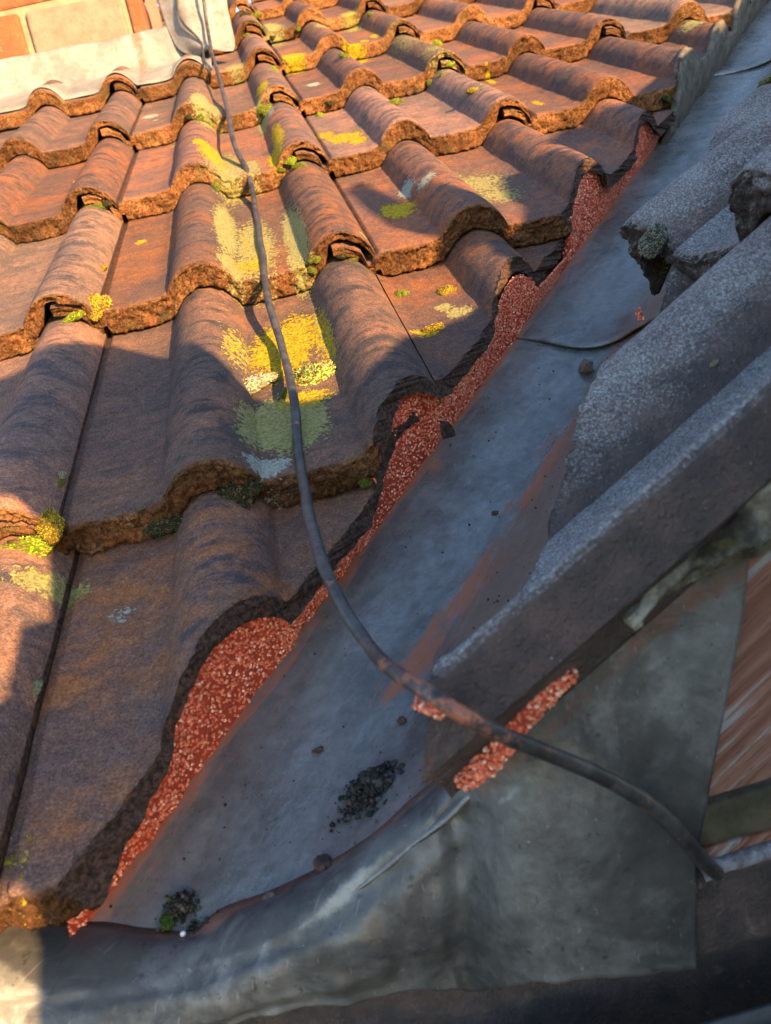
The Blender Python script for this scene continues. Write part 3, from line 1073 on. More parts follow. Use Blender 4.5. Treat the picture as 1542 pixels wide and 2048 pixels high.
def foam_object(s0, s1, nbeads, label, r):
    P = foam_surface(s0, s1, 420, 26)
    root = put('foam_filler_strip', P.reshape(-1, 3), grid_faces(26, 420, True), FOAM)
    tag(root, label, 'filler strip')
    ns, nt = P.shape[1], P.shape[0]
    ii = r.random(nbeads) * (ns - 1.01)
    jj = (r.random(nbeads) ** 0.9) * (nt - 1.01)
    i0, j0 = ii.astype(int), jj.astype(int)
    fi, fj = (ii - i0)[:, None], (jj - j0)[:, None]
    B = (P[j0, i0] * (1 - fi) * (1 - fj) + P[j0, i0 + 1] * fi * (1 - fj) + P[j0 + 1, i0] * (1 - fi) * fj + P[j0 + 1, i0 + 1] * fi * fj)
    B = B + np.array([0.0003, -0.0003, 0.0005])
    rad = 0.0007 + 0.0005 * r.random(nbeads)
    keep = np.linalg.norm(B - CAM, axis=1)
    near = keep < 0.75
    allv, allf, allc = [], [], []
    off = 0
    for msk, ic in ((near, ICO2), (~near, ICO1)):
        if msk.sum() == 0:
            continue
        V, F, Cc = bead_field(B[msk], rad[msk], bead_cols(int(msk.sum()), r), ic)
        allv.append(V)
        allf += [tuple(k + off for k in q) for q in F]
        allc.append(Cc)
        off += len(V)
    o = put('beads', np.concatenate(allv), allf, BEAD, root, {'col': np.concatenate(allc)})
    o['kind'] = 'stuff'
    return root


r1 = np.random.default_rng(5)
S_FOAM0 = qs(on_lead(100, 1848))[1]
S_FOAM1 = qs(on_lead(1305, 300))[1]
foam_object(S_FOAM0, S_FOAM1, 14000, 'long red granular foam strip packed under the cut tiles along the left of the valley', r1)


def bead_lump(pts, rad, n, label, r, core=0.55):
    """short lump of filler along a few points"""
    pts = spline(pts, 40)
    V, F, Cc = [], [], []
    k = r.integers(0, 40, n)
    d = r.normal(size=(n, 3))
    d /= np.linalg.norm(d, axis=1)[:, None]
    B = pts[k] + d * (rad * (0.8 + 0.25 * pn(pts, 80, 3)))[k][:, None] * (0.86 + 0.1 * r.random(n)[:, None])
    rr = rad * (0.8 + 0.25 * pn(pts, 80, 3)) * np.sqrt(np.clip(np.sin(np.pi * np.linspace(0.06, 0.94, 40)), 0.05, 1))
    root = tube('foam_filler_lump', pts, rr * 0.9, FOAM, None, 10)
    tag(root, label, 'filler strip')
    v, f, c = bead_field(B, 0.0006 + 0.0005 * r.random(n), bead_cols(n, r), ICO2)
    o = put('beads', v, f, BEAD, root, {'col': c})
    o['kind'] = 'stuff'
    return root


bead_lump([on_y(932, 1560, -.580), on_y(972, 1527, -.581), on_y(1012, 1482, -.582), on_y(1050, 1430, -.582), on_y(1086, 1392, -.582), on_y(1135, 1350, -.582)], 0.0060, 1500,
          'short lump of red bead filler under the verge tile end, below the cable', r1)
bead_lump([on_dorm(838, 1408, 0.028), on_dorm(858, 1415, 0.028), on_dorm(882, 1425, 0.030)], 0.0034, 90,
          'tiny cluster of red beads caught beside the cable on the cut tile end', r1)
bead_lump([on_dorm(1283, 640, -0.006), on_dorm(1279, 628, -0.004), on_dorm(1275, 618, -0.004)], 0.0028, 50,
          'tiny cluster of red beads at the frosted tile edge above the lead lap', r1)
# ------------------------------------------------------------------ mortar pointing along the upper valley
s = np.linspace(S_FOAM1 + 0.01, 2.1, 330)
nt = 22
s = s[None].repeat(nt, 0)
t = np.linspace(0, 1, nt)[:, None].repeat(s.shape[1], 1)
zero = 0 * s
wob = 0.003 * pn(np.stack([s, zero, zero], -1), 16, 3) + 0.003 * pn(np.stack([s, zero, zero], -1), 45, 4)
xa, ya = vpos(QLEAD + 0.006 + wob, s)
foot = np.stack([xa, ya, z_lead(xa, ya) + 0.002], -1)
xb, yb = vpos(QCUT_M - 0.004 + 0 * s, s)
v = yb / c1
for _ in range(4):
    v = (yb + (main_top(xb, v)) * s1) / c1
head = M(xb, v, main_top(xb, v) + 0.002)
# keep the tile steps from tearing the strip
ker = np.ones(7) / 7
head = np.stack([np.stack([np.convolve(np.pad(head[0, :, c], 3, 'edge'), ker, 'valid') for c in range(3)], -1)] * nt)
mid = foot + (head - foot) * 0.5 + np.array([VAL_P[0], VAL_P[1], 0]) * 0.010
P = (1 - t[..., None]) ** 2 * foot + 2 * t[..., None] * (1 - t[..., None]) * mid + t[..., None] ** 2 * head
outd = np.array([VAL_P[0] * 0.7, VAL_P[1] * 0.7, 0.7])
P = P + (0.0040 * pn(P, 34, 2) + 0.0026 * pn(P, 110, 3))[..., None] * outd
mo = sheet('mortar_pointing', P, 0.01, MORTAR, flip=True)
tag(mo, 'grey-brown mortar pointing along the cut tiles at the top right of the valley', 'mortar')

# ------------------------------------------------------------------ dormer verge: mortar bed, bargeboard, fascia, gutter
a = np.linspace(-0.375, 0.62, 240)
nt = 20
th = np.linspace(0, 1, nt)
thick = (0.001 + 0.024 * sst(-0.37, -0.30, a)) + 0.030 * sst(-0.34, -0.16, a) + 0.007 * pn(np.stack([a, 0 * a, 0 * a], -1), 22, 2) * sst(-0.36, -0.3, a)
Pm = []
for k in th:
    h = 0.0 - k * (thick + 0.006)
    b = -0.590 + 0.012 * k - 0.010 * np.sin(np.pi * k)
    Pm.append(D(a, b + 0 * a, h))
Pm = np.array(Pm)
Pm[..., 1] -= 0.009 * pn(Pm, 30, 2) + 0.005 * pn(Pm, 75, 5) + 0.002 * pn(Pm, 200, 7)
Pm[..., 2] += 0.003 * pn(Pm, 60, 12)
mv = sheet('verge_mortar', Pm, 0.004, MORTAR_D, flip=True)
tag(mv, 'black-stained lumpy mortar bed under the dormer verge tiles', 'mortar')


def prism_y(name, pxs, y, th, mat, parent=None, bev=0.0015):
    """a board whose face outline lies in the plane y, thickness th going back"""
    f = [on_y(px, py, y) for px, py in pxs]
    n = len(f)
    V = f + [q + np.array([0, th, 0]) for q in f]
    F = [tuple(range(n)), tuple(range(2 * n - 1, n - 1, -1))] + [((i + 1) % n, i, n + i, n + (i + 1) % n) for i in range(n)]
    o = put(name, V, F, mat, parent, smooth=False)
    if bev:
        md = o.modifiers.new('bevel', 'BEVEL')
        md.width = bev
        md.segments = 2
    return o


barge = prism_y('bargeboard', [(1380, 1180), (1760, 800), (1760, 1500), (1560, 1565), (1390, 1618)], -.566, 0.025, WOOD)
tag(barge, 'red-brown peeling painted bargeboard beside the lead apron', 'bargeboard')
bead = prism_y('moulding', [(1385, 1622), (1560, 1569), (1760, 1504), (1760, 1610), (1560, 1655), (1385, 1700)], -.572, 0.03, MOSSWOOD)
tag(bead, 'dark mossy wet timber moulding along the foot of the bargeboard', 'moulding')
fil = prism_y('timber_fillet', [(1385, 1703), (1560, 1658), (1760, 1612), (1760, 1650), (1560, 1695), (1385, 1735)], -.569, 0.03, WOOD)
tag(fil, 'narrow red-brown timber fillet just above the cable end', 'moulding')
fas = prism_y('fascia_board', [(1340, 1775), (1560, 1705), (1760, 1640), (1760, 1810), (1560, 1876), (1340, 1945)], -.5745, 0.03, DARKFASCIA, bev=0.004)
tag(fas, 'dark brown-black fascia board with frosted upper edge at the bottom right', 'fascia')
# frosted upper arris
fr_ = spline([on_y(1410, 1751, -.5745), on_y(1450, 1738, -.5745), on_y(1560, 1703, -.5745), on_y(1760, 1638, -.5745)], 60)
fr_ += np.array([0, 0.004, -0.001])
rr = 0.0042 + 0.0012 * pn(fr_, 90, 2)
tube('frosted_edge', fr_, rr, FROSTED, fas, 8)
# gutter: half-round channel running below the apron
xs = np.linspace(-0.35, 0.95, 60)
angs = np.linspace(-0.15, math.pi + 0.1, 22)
gy, gz, gr = -0.632, -0.415, 0.055
Pg = np.array([[[x, gy + gr * math.cos(t_), gz - gr * math.sin(t_)] for x in xs] for t_ in angs])
gt = sheet('gutter', Pg, 0.003, GUTTER)
tag(gt, 'black half-round gutter in deep shade along the bottom edge', 'gutter')
bk = put('eaves_board', [(-0.5, -0.548, -0.62), (0.9, -0.548, -0.62), (0.9, -0.548, -0.372), (-0.5, -0.516, -0.352), (-0.5, -0.50, -0.62), (0.9, -0.50, -0.62), (0.9, -0.50, -0.372), (-0.5, -0.48, -0.352)],
         [(0, 1, 2, 3), (7, 6, 5, 4), (0, 4, 5, 1), (1, 5, 6, 2), (2, 6, 7, 3), (3, 7, 4, 0)], DARKFASCIA, smooth=False)
tag(bk, 'dark timber eaves board behind the ragged bottom edge of the lead apron', 'fascia')

# ------------------------------------------------------------------ chimney
YC = 1.19 * c1
ZC = 1.19 * s1
chim = empty('chimney_stack', (-0.3, YC + 0.2, ZC - 0.1), 'orange brick chimney stack with cream mortar at the top left', 'chimney')
XR = 0.045


def box(name, lo_, hi_, mat, parent=None, bev=0.0, seed_=0, rough=0.0):
    x0_, y0_, z0_ = lo_
    x1_, y1_, z1_ = hi_
    V = [(x, y, z) for z in (z0_, z1_) for y in (y0_, y1_) for x in (x0_, x1_)]
    F = [(0, 2, 3, 1), (4, 5, 7, 6), (0, 1, 5, 4), (2, 6, 7, 3), (0, 4, 6, 2), (1, 3, 7, 5)]
    V = np.array(V, float)
    if rough:
        V += np.random.default_rng(seed_).normal(size=V.shape) * rough
    o = put(name, V, F, mat, parent, smooth=False)
    if bev:
        md = o.modifiers.new('bevel', 'BEVEL')
        md.width = bev
        md.segments = 2
    return o


box('wall_core', (-0.80, YC + 0.008, ZC - 0.15), (XR - 0.006, YC + 0.55, ZC + 0.75), MORTAR_B, chim)
bh, bw, jt = 0.088, 0.212, 0.013
zb = 0.690 - bh - jt
row = 0
while zb < ZC + 0.6:
    x = XR
    first = bw if row % 2 == 1 else bw * 0.16
    if row == 1:
        first = bw * 0.16
    if row == 2:
        first = bw * 0.62
    k = 0
    while x > -0.78:
        w = first if k == 0 else bw * (0.97 + 0.05 * random.random())
        grey = row == 1 and k == 1
        box('brick', (x - w, YC - 0.004 + 0.004 * random.random(), zb), (x, YC + 0.10, zb + bh), BRICK_G if grey else BRICK, chim, 0.006, row * 31 + k, 0.0022)
        x -= w + jt
        k += 1
    zb += bh + jt
    row += 1
# apron flashing at the foot of the stack
us = np.linspace(-0.62, 0.16, 170)
rows = []
zt = 0.692
for f in np.linspace(0, 1, 8):
    z = zt - f * (zt - (ZC + 0.035))
    rows.append(np.stack([us, np.full_like(us, YC - 0.010 - 0.004 * f), z + 0.004 * pn(np.stack([us, 0 * us, 0 * us], -1), 9, 3) * (1 - f)], -1))
for f in np.linspace(0.08, 1, 14):
    vv = 1.17 + f * (1.052 - 1.17) + 0.006 * pn(np.stack([us, 0 * us, 0 * us], -1), 14, 5) * f
    pr = prof(us)
    soft = 0.5 + 0.5 * f
    nn = pr * (0.35 + 0.65 * f) + T * (1 - (vv - 3 * G) / G) + 0.006 + 0.012 * (1 - f)
    rows.append(M(us, vv, nn))
Pf = np.array(rows)
Pf += 0.002 * pn(Pf, 22, 3)[..., None] * np.array([0, -0.7, 0.7])
stn = np.zeros(Pf.shape)
stn[..., 2] = 0.5
stn[..., 1] = 0.9 * sst(0.30, 0.62, pn(np.stack([Pf[..., 0] * 22, 0 * Pf[..., 0], Pf[..., 2] * 1.5], -1), 1.0, 5)) * 0.9
fl = sheet('lead_flashing', Pf, 0.0025, FLASH, attrs={'stain_light': stn}, flip=True)
tag(fl, 'pale sunlit lead apron flashing along the foot of the brick chimney', 'lead flashing')
# side flashing folded round the corner
def pt3(px, py, y):
    return on_y(px, py, y)
colsL = [pt3(300, -40, YC - .012), pt3(318, 10, YC - .014), pt3(335, 60, YC - .02), pt3(358, 98, YC - .03), pt3(398, 112, YC - .05)]
colsR = [pt3(452, -40, YC - .0), pt3(455, 10, YC - .01), pt3(463, 50, YC - .015), pt3(470, 84, YC - .02), pt3(468, 104, YC - .03)]
Lr = spline(colsL, 40)
Rr = spline(colsR, 40)
ff = np.linspace(0, 1, 40)[None, :, None]
Pc = Lr[:, None] * (1 - ff) + Rr[:, None] * ff
hump = np.sin(np.pi * ff[..., 0]) * (0.02 + 0.02 * np.linspace(0, 1, 40)[:, None])
Pc[..., 1] -= hump * 0.6 - 0.008 * np.cos(ff[..., 0] * 9)
Pc += 0.005 * pn(Pc, 16, 2)[..., None] * np.array([0, -1, 0.2])
stn = np.zeros(Pc.shape)
stn[..., 2] = 0.5
stn[..., 1] = 0.5
cf = sheet('lead_corner_flashing', Pc, 0.0025, FLASH, attrs={'stain_light': stn}, flip=True)
tag(cf, 'crumpled pale lead corner flashing to the right of the chimney, behind the cable', 'lead flashing')

# ------------------------------------------------------------------ finding the built surface
bpy.context.view_layer.update()
DG = bpy.context.evaluated_depsgraph_get()


def snap(px, py):
    d = ray(px, py)
    ok, loc, nrm, _, ob, _ = S.ray_cast(DG, Vector(CAM), Vector(d).normalized())
    return np.array(loc), np.array(nrm)


# ------------------------------------------------------------------ cable
pix = [(402, -60), (408, 0), (414, 50), (425, 110), (437, 150), (456, 225), (462, 262), (472, 298), (492, 335), (504, 375), (511, 420), (518, 465), (526, 510), (530, 555), (537, 600),
       (549, 645), (563, 690), (576, 735), (585, 780), (591, 830), (597, 885), (604, 945), (614, 1010), (628, 1070), (652, 1140), (690, 1222), (740, 1292), (795, 1348), (855, 1388), (925, 1432),
       (1005, 1472), (1100, 1510), (1200, 1552), (1285, 1600), (1345, 1650), (1395, 1708), (1432, 1748)]


def dep(X):
    return (RW @ (np.asarray(X) - CAM))[2]


anch = {0: dep(on_y(402, -60, YC - .05)), 2: dep(on_y(414, 50, YC - .06)), 3: dep(on_main(425, 110, .055)), 4: dep(on_main(437, 150, .046)), 6: dep(on_main(462, 262, .050)), 8: dep(snap(492, 335)[0]) - 0.006, 10: dep(snap(511, 420)[0]) - 0.006,
        12: dep(snap(526, 510)[0]) - 0.006, 14: dep(on_main(537, 600, .030)), 16: dep(on_main(563, 690, .022)), 18: dep(on_main(585, 780, .036)), 20: dep(snap(597, 885)[0]) - 0.006, 21: dep(snap(604, 945)[0]) - 0.006,
        26: 0.350, 27: 0.310, 28: 0.284, 29: 0.278, 30: 0.282, 32: 0.300, 34: 0.318, 36: dep(on_y(1432, 1748, -.578))}
ki = sorted(anch)
dd = 1 / np.interp(np.arange(len(pix)), ki, [1 / anch[k] for k in ki])
cp = [CAM + ray(*p) * d for p, d in zip(pix, dd)]
cpts = spline(cp, 420)
cpts = cpts + np.stack([pn(cpts, 14, 1), pn(cpts, 14, 2), 0.5 * pn(cpts, 14, 3)], -1) * 0.0012
tc = np.linspace(0, 1, 420)
crad = 0.0038 - 0.0006 * sst(0.62, 0.74, tc) + 0.0003 * sst(0.84, 0.95, tc) + 0.00012 * pn(cpts, 60, 2)
cab = tube('cable', cpts, crad, CABLE, None, 14)
dust = sst(0.70, 0.77, np.linspace(0, 1, 420)) * (1 - sst(0.80, 0.86, np.linspace(0, 1, 420))) * 0.34 + 0.0
at = cab.data.attributes.new('dust', 'FLOAT', 'POINT')
at.data.foreach_set('value', np.repeat(dust, 14).astype(np.float32))
tag(cab, 'thick black cable running from the chimney down over the tiles and across the valley', 'cable')
p2 = [(352, -30), (356, 20), (368, 48), (392, 72), (405, 90), (407, 112), (411, 128), (419, 150), (420, 172)]
d2 = [on_y(p2[0][0], p2[0][1], YC - .03), on_y(*p2[1], YC - .04), on_y(*p2[2], YC - .05), on_y(*p2[3], YC - .06), on_y(*p2[4], YC - .065), on_y(*p2[5], YC - .08), on_main(*p2[6], .052), on_main(*p2[7], .032), on_main(*p2[8], .006)]
wire = tube('thin_wire', spline(d2, 80), 0.0026, CABLE, None, 8)
tag(wire, 'thin dark wire hanging on the lead beside the thick cable', 'cable')

# ------------------------------------------------------------------ moss cushions
def moss_mesh(n, squash, col, tipc, r, spread=1.0):
    """a low cushion of several lobes set with many short tufts, radius about 1"""
    V, F, C_ = [], [], []
    iv, f = ICO3
    nl_ = int(r.integers(3, 6))
    lobes = [(np.zeros(3), 0.66)]
    for _ in range(nl_):
        t_ = r.random() * 6.28
        rr_ = 0.32 + 0.30 * r.random()
        lobes.append((np.array([math.cos(t_) * (0.95 - rr_), math.sin(t_) * (0.95 - rr_), 0]), rr_))
    brown = np.array([0.09, 0.055, 0.022])
    off = 0
    for ctr, rad_ in lobes:
        k = int(r.integers(0, 90))
        lump_ = 1 + 0.25 * pn(iv, 1.5, k) + 0.12 * pn(iv, 4.5, k + 1)
        bv = iv * (lump_ * rad_ * 0.95)[:, None] * np.array([1, 1, squash]) + ctr
        V += list(bv)
        F += [tuple(i_ + off for i_ in q) for q in f]
        sh_ = 0.5 + 0.35 * pn(iv, 2.5, k + 3)
        C_ += list(np.array(col)[None] * np.clip(sh_, 0.25, 1)[:, None])
        off += len(bv)
        m_ = max(20, int(n * 1.7 * rad_ ** 2))
        d = r.normal(size=(m_, 3))
        d[:, 2] = np.abs(d[:, 2]) * 0.9 + 0.02
        d /= np.linalg.norm(d, axis=1)[:, None]
        lm = 1 + 0.25 * pn(d, 1.5, k) + 0.12 * pn(d, 4.5, k + 1)
        p = d * (lm * rad_ * 0.93)[:, None] * np.array([1, 1, squash]) + ctr
        dr = d + 0.5 * r.normal(size=d.shape)
        dr /= np.linalg.norm(dr, axis=1)[:, None]
        ln_ = 0.06 + 0.08 * r.random(m_)
        a_ = np.cross(dr, r.normal(size=d.shape))
        a_ /= np.linalg.norm(a_, axis=1)[:, None]
        b_ = np.cross(dr, a_)
        w_ = 0.030 + 0.03 * r.random(m_)
        dry = pn(d, 2.2, k + 7) > 0.28
        for q in range(m_):
            o_ = len(V)
            V += [p[q] + a_[q] * w_[q], p[q] - a_[q] * w_[q] * 0.5 + b_[q] * w_[q] * 0.86,
                  p[q] - a_[q] * w_[q] * 0.5 - b_[q] * w_[q] * 0.86, p[q] + dr[q] * ln_[q]]
            F += [(o_, o_ + 1, o_ + 3), (o_ + 1, o_ + 2, o_ + 3), (o_ + 2, o_, o_ + 3)]
            s_ = 0.6 + 0.7 * r.random()
            cc = brown if dry[q] else np.array(col)
            tc_ = brown * 2.2 if dry[q] else np.array(tipc)
            C_ += [cc * s_] * 3 + [tc_ * s_]
        off = len(V)
    return np.array(V), F, np.clip(np.array(C_), 0, 1)


GREEN, TIPG = (0.075, 0.095, 0.014), (0.20, 0.24, 0.03)
LIME, TIPL = (0.12, 0.17, 0.012), (0.30, 0.40, 0.03)
GOLD, TIPO = (0.16, 0.12, 0.015), (0.48, 0.33, 0.03)
DARK, TIPD = (0.024, 0.024, 0.012), (0.07, 0.068, 0.03)
PALE, TIPP = (0.20, 0.20, 0.12), (0.52, 0.52, 0.38)
FRM, TIPF = (0.05, 0.055, 0.045), (0.30, 0.32, 0.30)
rm = np.random.default_rng(21)


def moss(X, nrm, rad, squash, cols, label, n=420, stretch=(1, 1), turn=0.0):
    V, F, C_ = moss_mesh(n, squash, cols[0], cols[1], rm)
    nz = np.asarray(nrm, float)
    nz /= np.linalg.norm(nz)
    ax = np.cross([0.0, 1.0, 0.2], nz)
    ax /= np.linalg.norm(ax)
    ay = np.cross(nz, ax)
    ct, st_ = math.cos(turn), math.sin(turn)
    ex, ey = ax * ct + ay * st_, -ax * st_ + ay * ct
    W_ = (V[:, :1] * ex * stretch[0] + V[:, 1:2] * ey * stretch[1] + V[:, 2:] * nz) * rad + np.asarray(X)
    o = put('moss_cushion', W_, F, MOSS, None, {'col': C_}, smooth=True)
    tag(o, label, 'moss')
    return o


FN = N1 * 0.45 + np.array([0, -0.9, 0.0])            # moss on the broken front edges faces outwards
ms = [
    (190, 612, .045, .021, 1, GOLD, TIPO, 'largest golden-green moss cushion on the joint of the left roll', (1, 1.1), 620),
    (205, 537, .024, .0075, 1, GOLD, TIPO, 'small golden moss tuft in the tile joint above the largest cushion', (1, 1.3), 220),
    (150, 632, .040, .011, 1, LIME, TIPL, 'low green moss filling the crack left of the largest golden cushion', (1.6, .6), 260),
    (195, 412, .055, .015, 1, GREEN, TIPG, 'green moss cushion on the left roll end two courses above the shadow line', (1.5, .7), 360),
    (215, 406, .055, .010, 1, DARK, TIPD, 'dark moss tuft touching the green cushion on the left roll end', (1, .9), 240),
    (400, 237, .055, .014, 1, GREEN, TIPG, 'upright green moss beside the yellow lichen left of the cable', (.7, 1.3), 300),
    (378, 233, .055, .009, 1, DARK, TIPD, 'small dark moss tuft just left of the upright green moss', (1, 1), 220),
    (421, 252, .045, .009, 1, LIME, TIPL, 'small green moss between the upright moss and the cable', (.7, 1.2), 220),
    (430, 373, .045, .012, 1, GREEN, TIPG, 'green moss on the tile front edge left of the cable, above the second shadow', (.7, 1.2), 300),
    (528, 218, .058, .021, 1, GREEN, TIPG, 'large green moss cushion on the roll end right of the cable', (.9, 1.1), 480),
    (580, 322, .050, .011, 1, LIME, TIPL, 'round lime green moss on the cracked roll end', (1, 1), 300),
    (600, 333, .045, .012, 1, GREEN, TIPG, 'dark green moss in the crack beside the lime green moss', (1.3, .7), 300),
    (564, 340, .040, .008, 1, GREEN, TIPG, 'small green moss at the foot of the cracked roll end', (1, 1), 200),
    (628, 516, .045, .010, 1, GREEN, TIPG, 'green moss at left of the cracked roll above the lichen pan', (1, 1), 280),
    (622, 540, .035, .008, 1, GREEN, TIPG, 'small green moss hanging below the cracked roll', (.8, 1.2), 220),
    (680, 512, .045, .008, 1, DARK, TIPD, 'dark moss in the crack across the roll end', (1.3, .6), 220),
    (705, 520, .045, .010, 1, GREEN, TIPG, 'green moss at right of the crack across the roll end', (1.2, .6), 260),
    (510, 127, .055, .016, 1, LIME, TIPL, 'lime green moss under the small roll end right of the chimney lead', (1.4, .9), 360),
    (548, 140, .040, .012, 1, LIME, TIPL, 'lime green moss hanging beside the small roll end', (.7, 1.2), 260),
    (511, 28, .055, .020, 1, GREEN, TIPG, 'round dark green moss ball near the top edge of the roof', (1, 1.1), 420),
    (490, 30, .06, .018, 1, DARK, TIPD, 'brown-green moss on the roll beside the round moss ball', (1, 1), 300),
    (463, 47, .05, .010, 1, LIME, TIPL, 'small bright green moss beside the lead corner flashing', (1, 1), 200),
    (494, 72, .05, .011, 1, GREEN, TIPG, 'dark green moss on the small roll end below the moss ball', (1, 1), 240),
    (545, 75, .04, .010, 1, DARK, TIPD, 'dark moss on a tile front near the top, left of the yellow lichen', (1, 1), 240),
    (595, 58, .05, .012, 1, GREEN, TIPG, 'green moss at the left of a roll end near the top', (.7, 1.4), 260),
    (690, 115, .05, .014, 1, GREEN, TIPG, 'green moss beside the roll end right of the yellow lichen', (.8, 1.3), 300),
    (742, 30, .05, .011, 1, GREEN, TIPG, 'green moss on a roll end at the top middle', (1.2, .8), 260),
    (872, 91, .045, .020, 1, LIME, TIPL, 'bright lime green moss ball on a tile front at the upper middle', (1, 1.2), 420),
    (818, 70, .045, .014, 1, DARK, TIPD, 'dark moss on the tile front left of the bright lime ball', (1.3, .8), 280),
    (902, 128, .045, .010, 1, LIME, TIPL, 'small lime moss on the far side of a roll, right of the lime ball', (1.4, .6), 220),
    (640, 232, .045, .011, 1, LIME, TIPL, 'round lime moss on the tile front above the yellow lichen pan', (1, 1.1), 300),
    (663, 206, .045, .009, 1, DARK, TIPD, 'dark moss tuft above right of the round lime moss', (1, 1), 220),
    (785, 207, .045, .012, 1, GREEN, TIPG, 'green moss between two roll ends at the upper middle', (1.5, .7), 280),
    (860, 168, .05, .012, 1, GREEN, TIPG, 'green moss at the left foot of a roll end', (.9, 1.2), 280),
    (884, 150, .055, .008, 1, GREEN, TIPG, 'small green moss inside an open roll end', (1, .8), 220),
    (950, 181, .03, .012, 1, GOLD, TIPO, 'yellow-green moss beneath a tile front right of the open roll end', (1.5, .5), 240),
    (803, 205, .04, .009, 1, GREEN, TIPG, 'small moss at the right of the two upper middle roll ends', (1, .8), 200),
    (480, 985, .034, .020, 1, DARK, TIPD, 'dark moss tuft on the shaded tile front left of the cable', (1.0, 1.1), 620),
    (345, 1045, .030, .016, 1, DARK, TIPD, 'blackish moss on the shaded front edge left of the lower roll', (1.5, .8), 420),
    (98, 1055, .040, .015, 1, GOLD, TIPO, 'golden brown moss on the shadow edge at the left', (.9, 1.1), 460),
    (62, 1092, .035, .020, 1, LIME, TIPL, 'bright green moss lit by sun at the left edge', (1.5, .6), 460),
    (728, 960, .030, .008, 1, GREEN, TIPG, 'small green moss at the corner of the shaded tile front by the foam', (.8, 1.2), 220),
    (800, 590, .026, .010, 1, GREEN, TIPG, 'small green moss cushion on the sunlit pan near the valley', (1.2, .9), 300),
    (895, 582, .028, .012, 1, GOLD, TIPO, 'brown knobbly moss on the sunlit pan near the rounded tile end', (1.1, 1), 320),
    (870, 657, .026, .010, 1, GOLD, (0.75, .5, .03), 'golden yellow moss patch on the shadow edge near the valley', (1.5, .9), 340),
    (122, 950, .022, .0055, 1, PALE, TIPP, 'pale grey lichen tuft in the dark joint at the left', (.9, 1.4), 200),
    (120, 968, .022, .005, 1, GREEN, TIPG, 'small green moss under the pale tuft in the dark joint', (.9, 1.2), 200),
    (72, 1375, .016, .006, 1, PALE, GREEN, 'grey-green moss tuft in the lowest tile joint at left', (.8, 1.5), 240),
    (497, 772, .030, .021, .5, PALE, (.50, .47, .33), 'cream crusty lichen lump left of the cable at the shadow edge', (1.5, .8), 420),
    (640, 748, .034, .023, .6, LIME, (.42, .42, .18), 'yellow-green moss cushion right of the cable at the shadow edge', (1.5, .9), 620),
    (572, 790, .030, .010, .6, GREEN, TIPG, 'small dark green moss under the cable at the shadow edge', (.8, 1.3), 300),
    (1015, 245 + 100, .0, .0, 0, None, None, None, None, 0),
]
for px_, py_, n_, rad, sq, ca, cb, lab, stv, nn_ in ms:
    if not lab:
        continue
    X, _n = snap(px_, py_)
    flat = sq < 0.8 or lab.startswith(('small green moss cushion on', 'brown knob', 'golden yellow moss patch', 'pale grey', 'small golden', 'grey-green', 'small green moss under the pale'))
    moss(X, N1 if flat else N1 + np.array([0, -0.6, 0]), rad * 0.92, 0.55 * sq + 0.1, (ca, cb), lab, nn_, stv, rm.random() * 0.8 - 0.4)
moss(snap(1312, 482)[0], N2 + np.array([-0.8, -0.5, 0]), 0.0135, 0.8, (FRM, TIPF), 'frosted dark moss cushion on the corner of the frosted dormer tile', 620, (1, 1.1))
moss(snap(1322, 530)[0], N2 + np.array([-1.2, -0.6, 0]), 0.012, 0.8, (DARK, TIPD), 'dark moss hanging below the frosted cushion on the dormer tile', 460, (.9, 1.2))
moss(snap(1427, 728)[0], N2, 0.0032, 0.6, (PALE, TIPP), 'tiny pale lichen speck on the frosted dormer pan', 120)
moss(snap(1530, 165)[0], N2, 0.010, 0.5, (GREEN, TIPF), 'frosted green moss in the dormer tile joint at the right edge', 260, (.7, 1.6))
moss(snap(1332, 198)[0], np.array([.5, -.6, .6]), 0.011, 0.8, (DARK, TIPG), 'small round dark moss on the mortar at the end of the course', 300)

# ------------------------------------------------------------------ debris in the valley
def lump(X, rad, mat, label, cat, r, name='stone', squash=0.7, stretch=(1.3, 1.0)):
    iv, f = ICO1 if name == 'stone' else ICO3
    k = int(r.integers(0, 99))
    rr_ = 1 + 0.6 * pn(iv, 1.3, k) + 0.22 * pn(iv, 3.1, k + 1)
    V = iv * rr_[:, None] * rad * np.array([stretch[0], stretch[1], squash])
    t_ = r.random() * 6.28
    V = np.c_[V[:, 0] * math.cos(t_) - V[:, 1] * math.sin(t_), V[:, 0] * math.sin(t_) + V[:, 1] * math.cos(t_), V[:, 2]]
    o = put(name, V + X + np.array([0, 0, rad * squash * 0.6]), f, mat, smooth=name != 'stone')
    tag(o, label, cat)
    return o


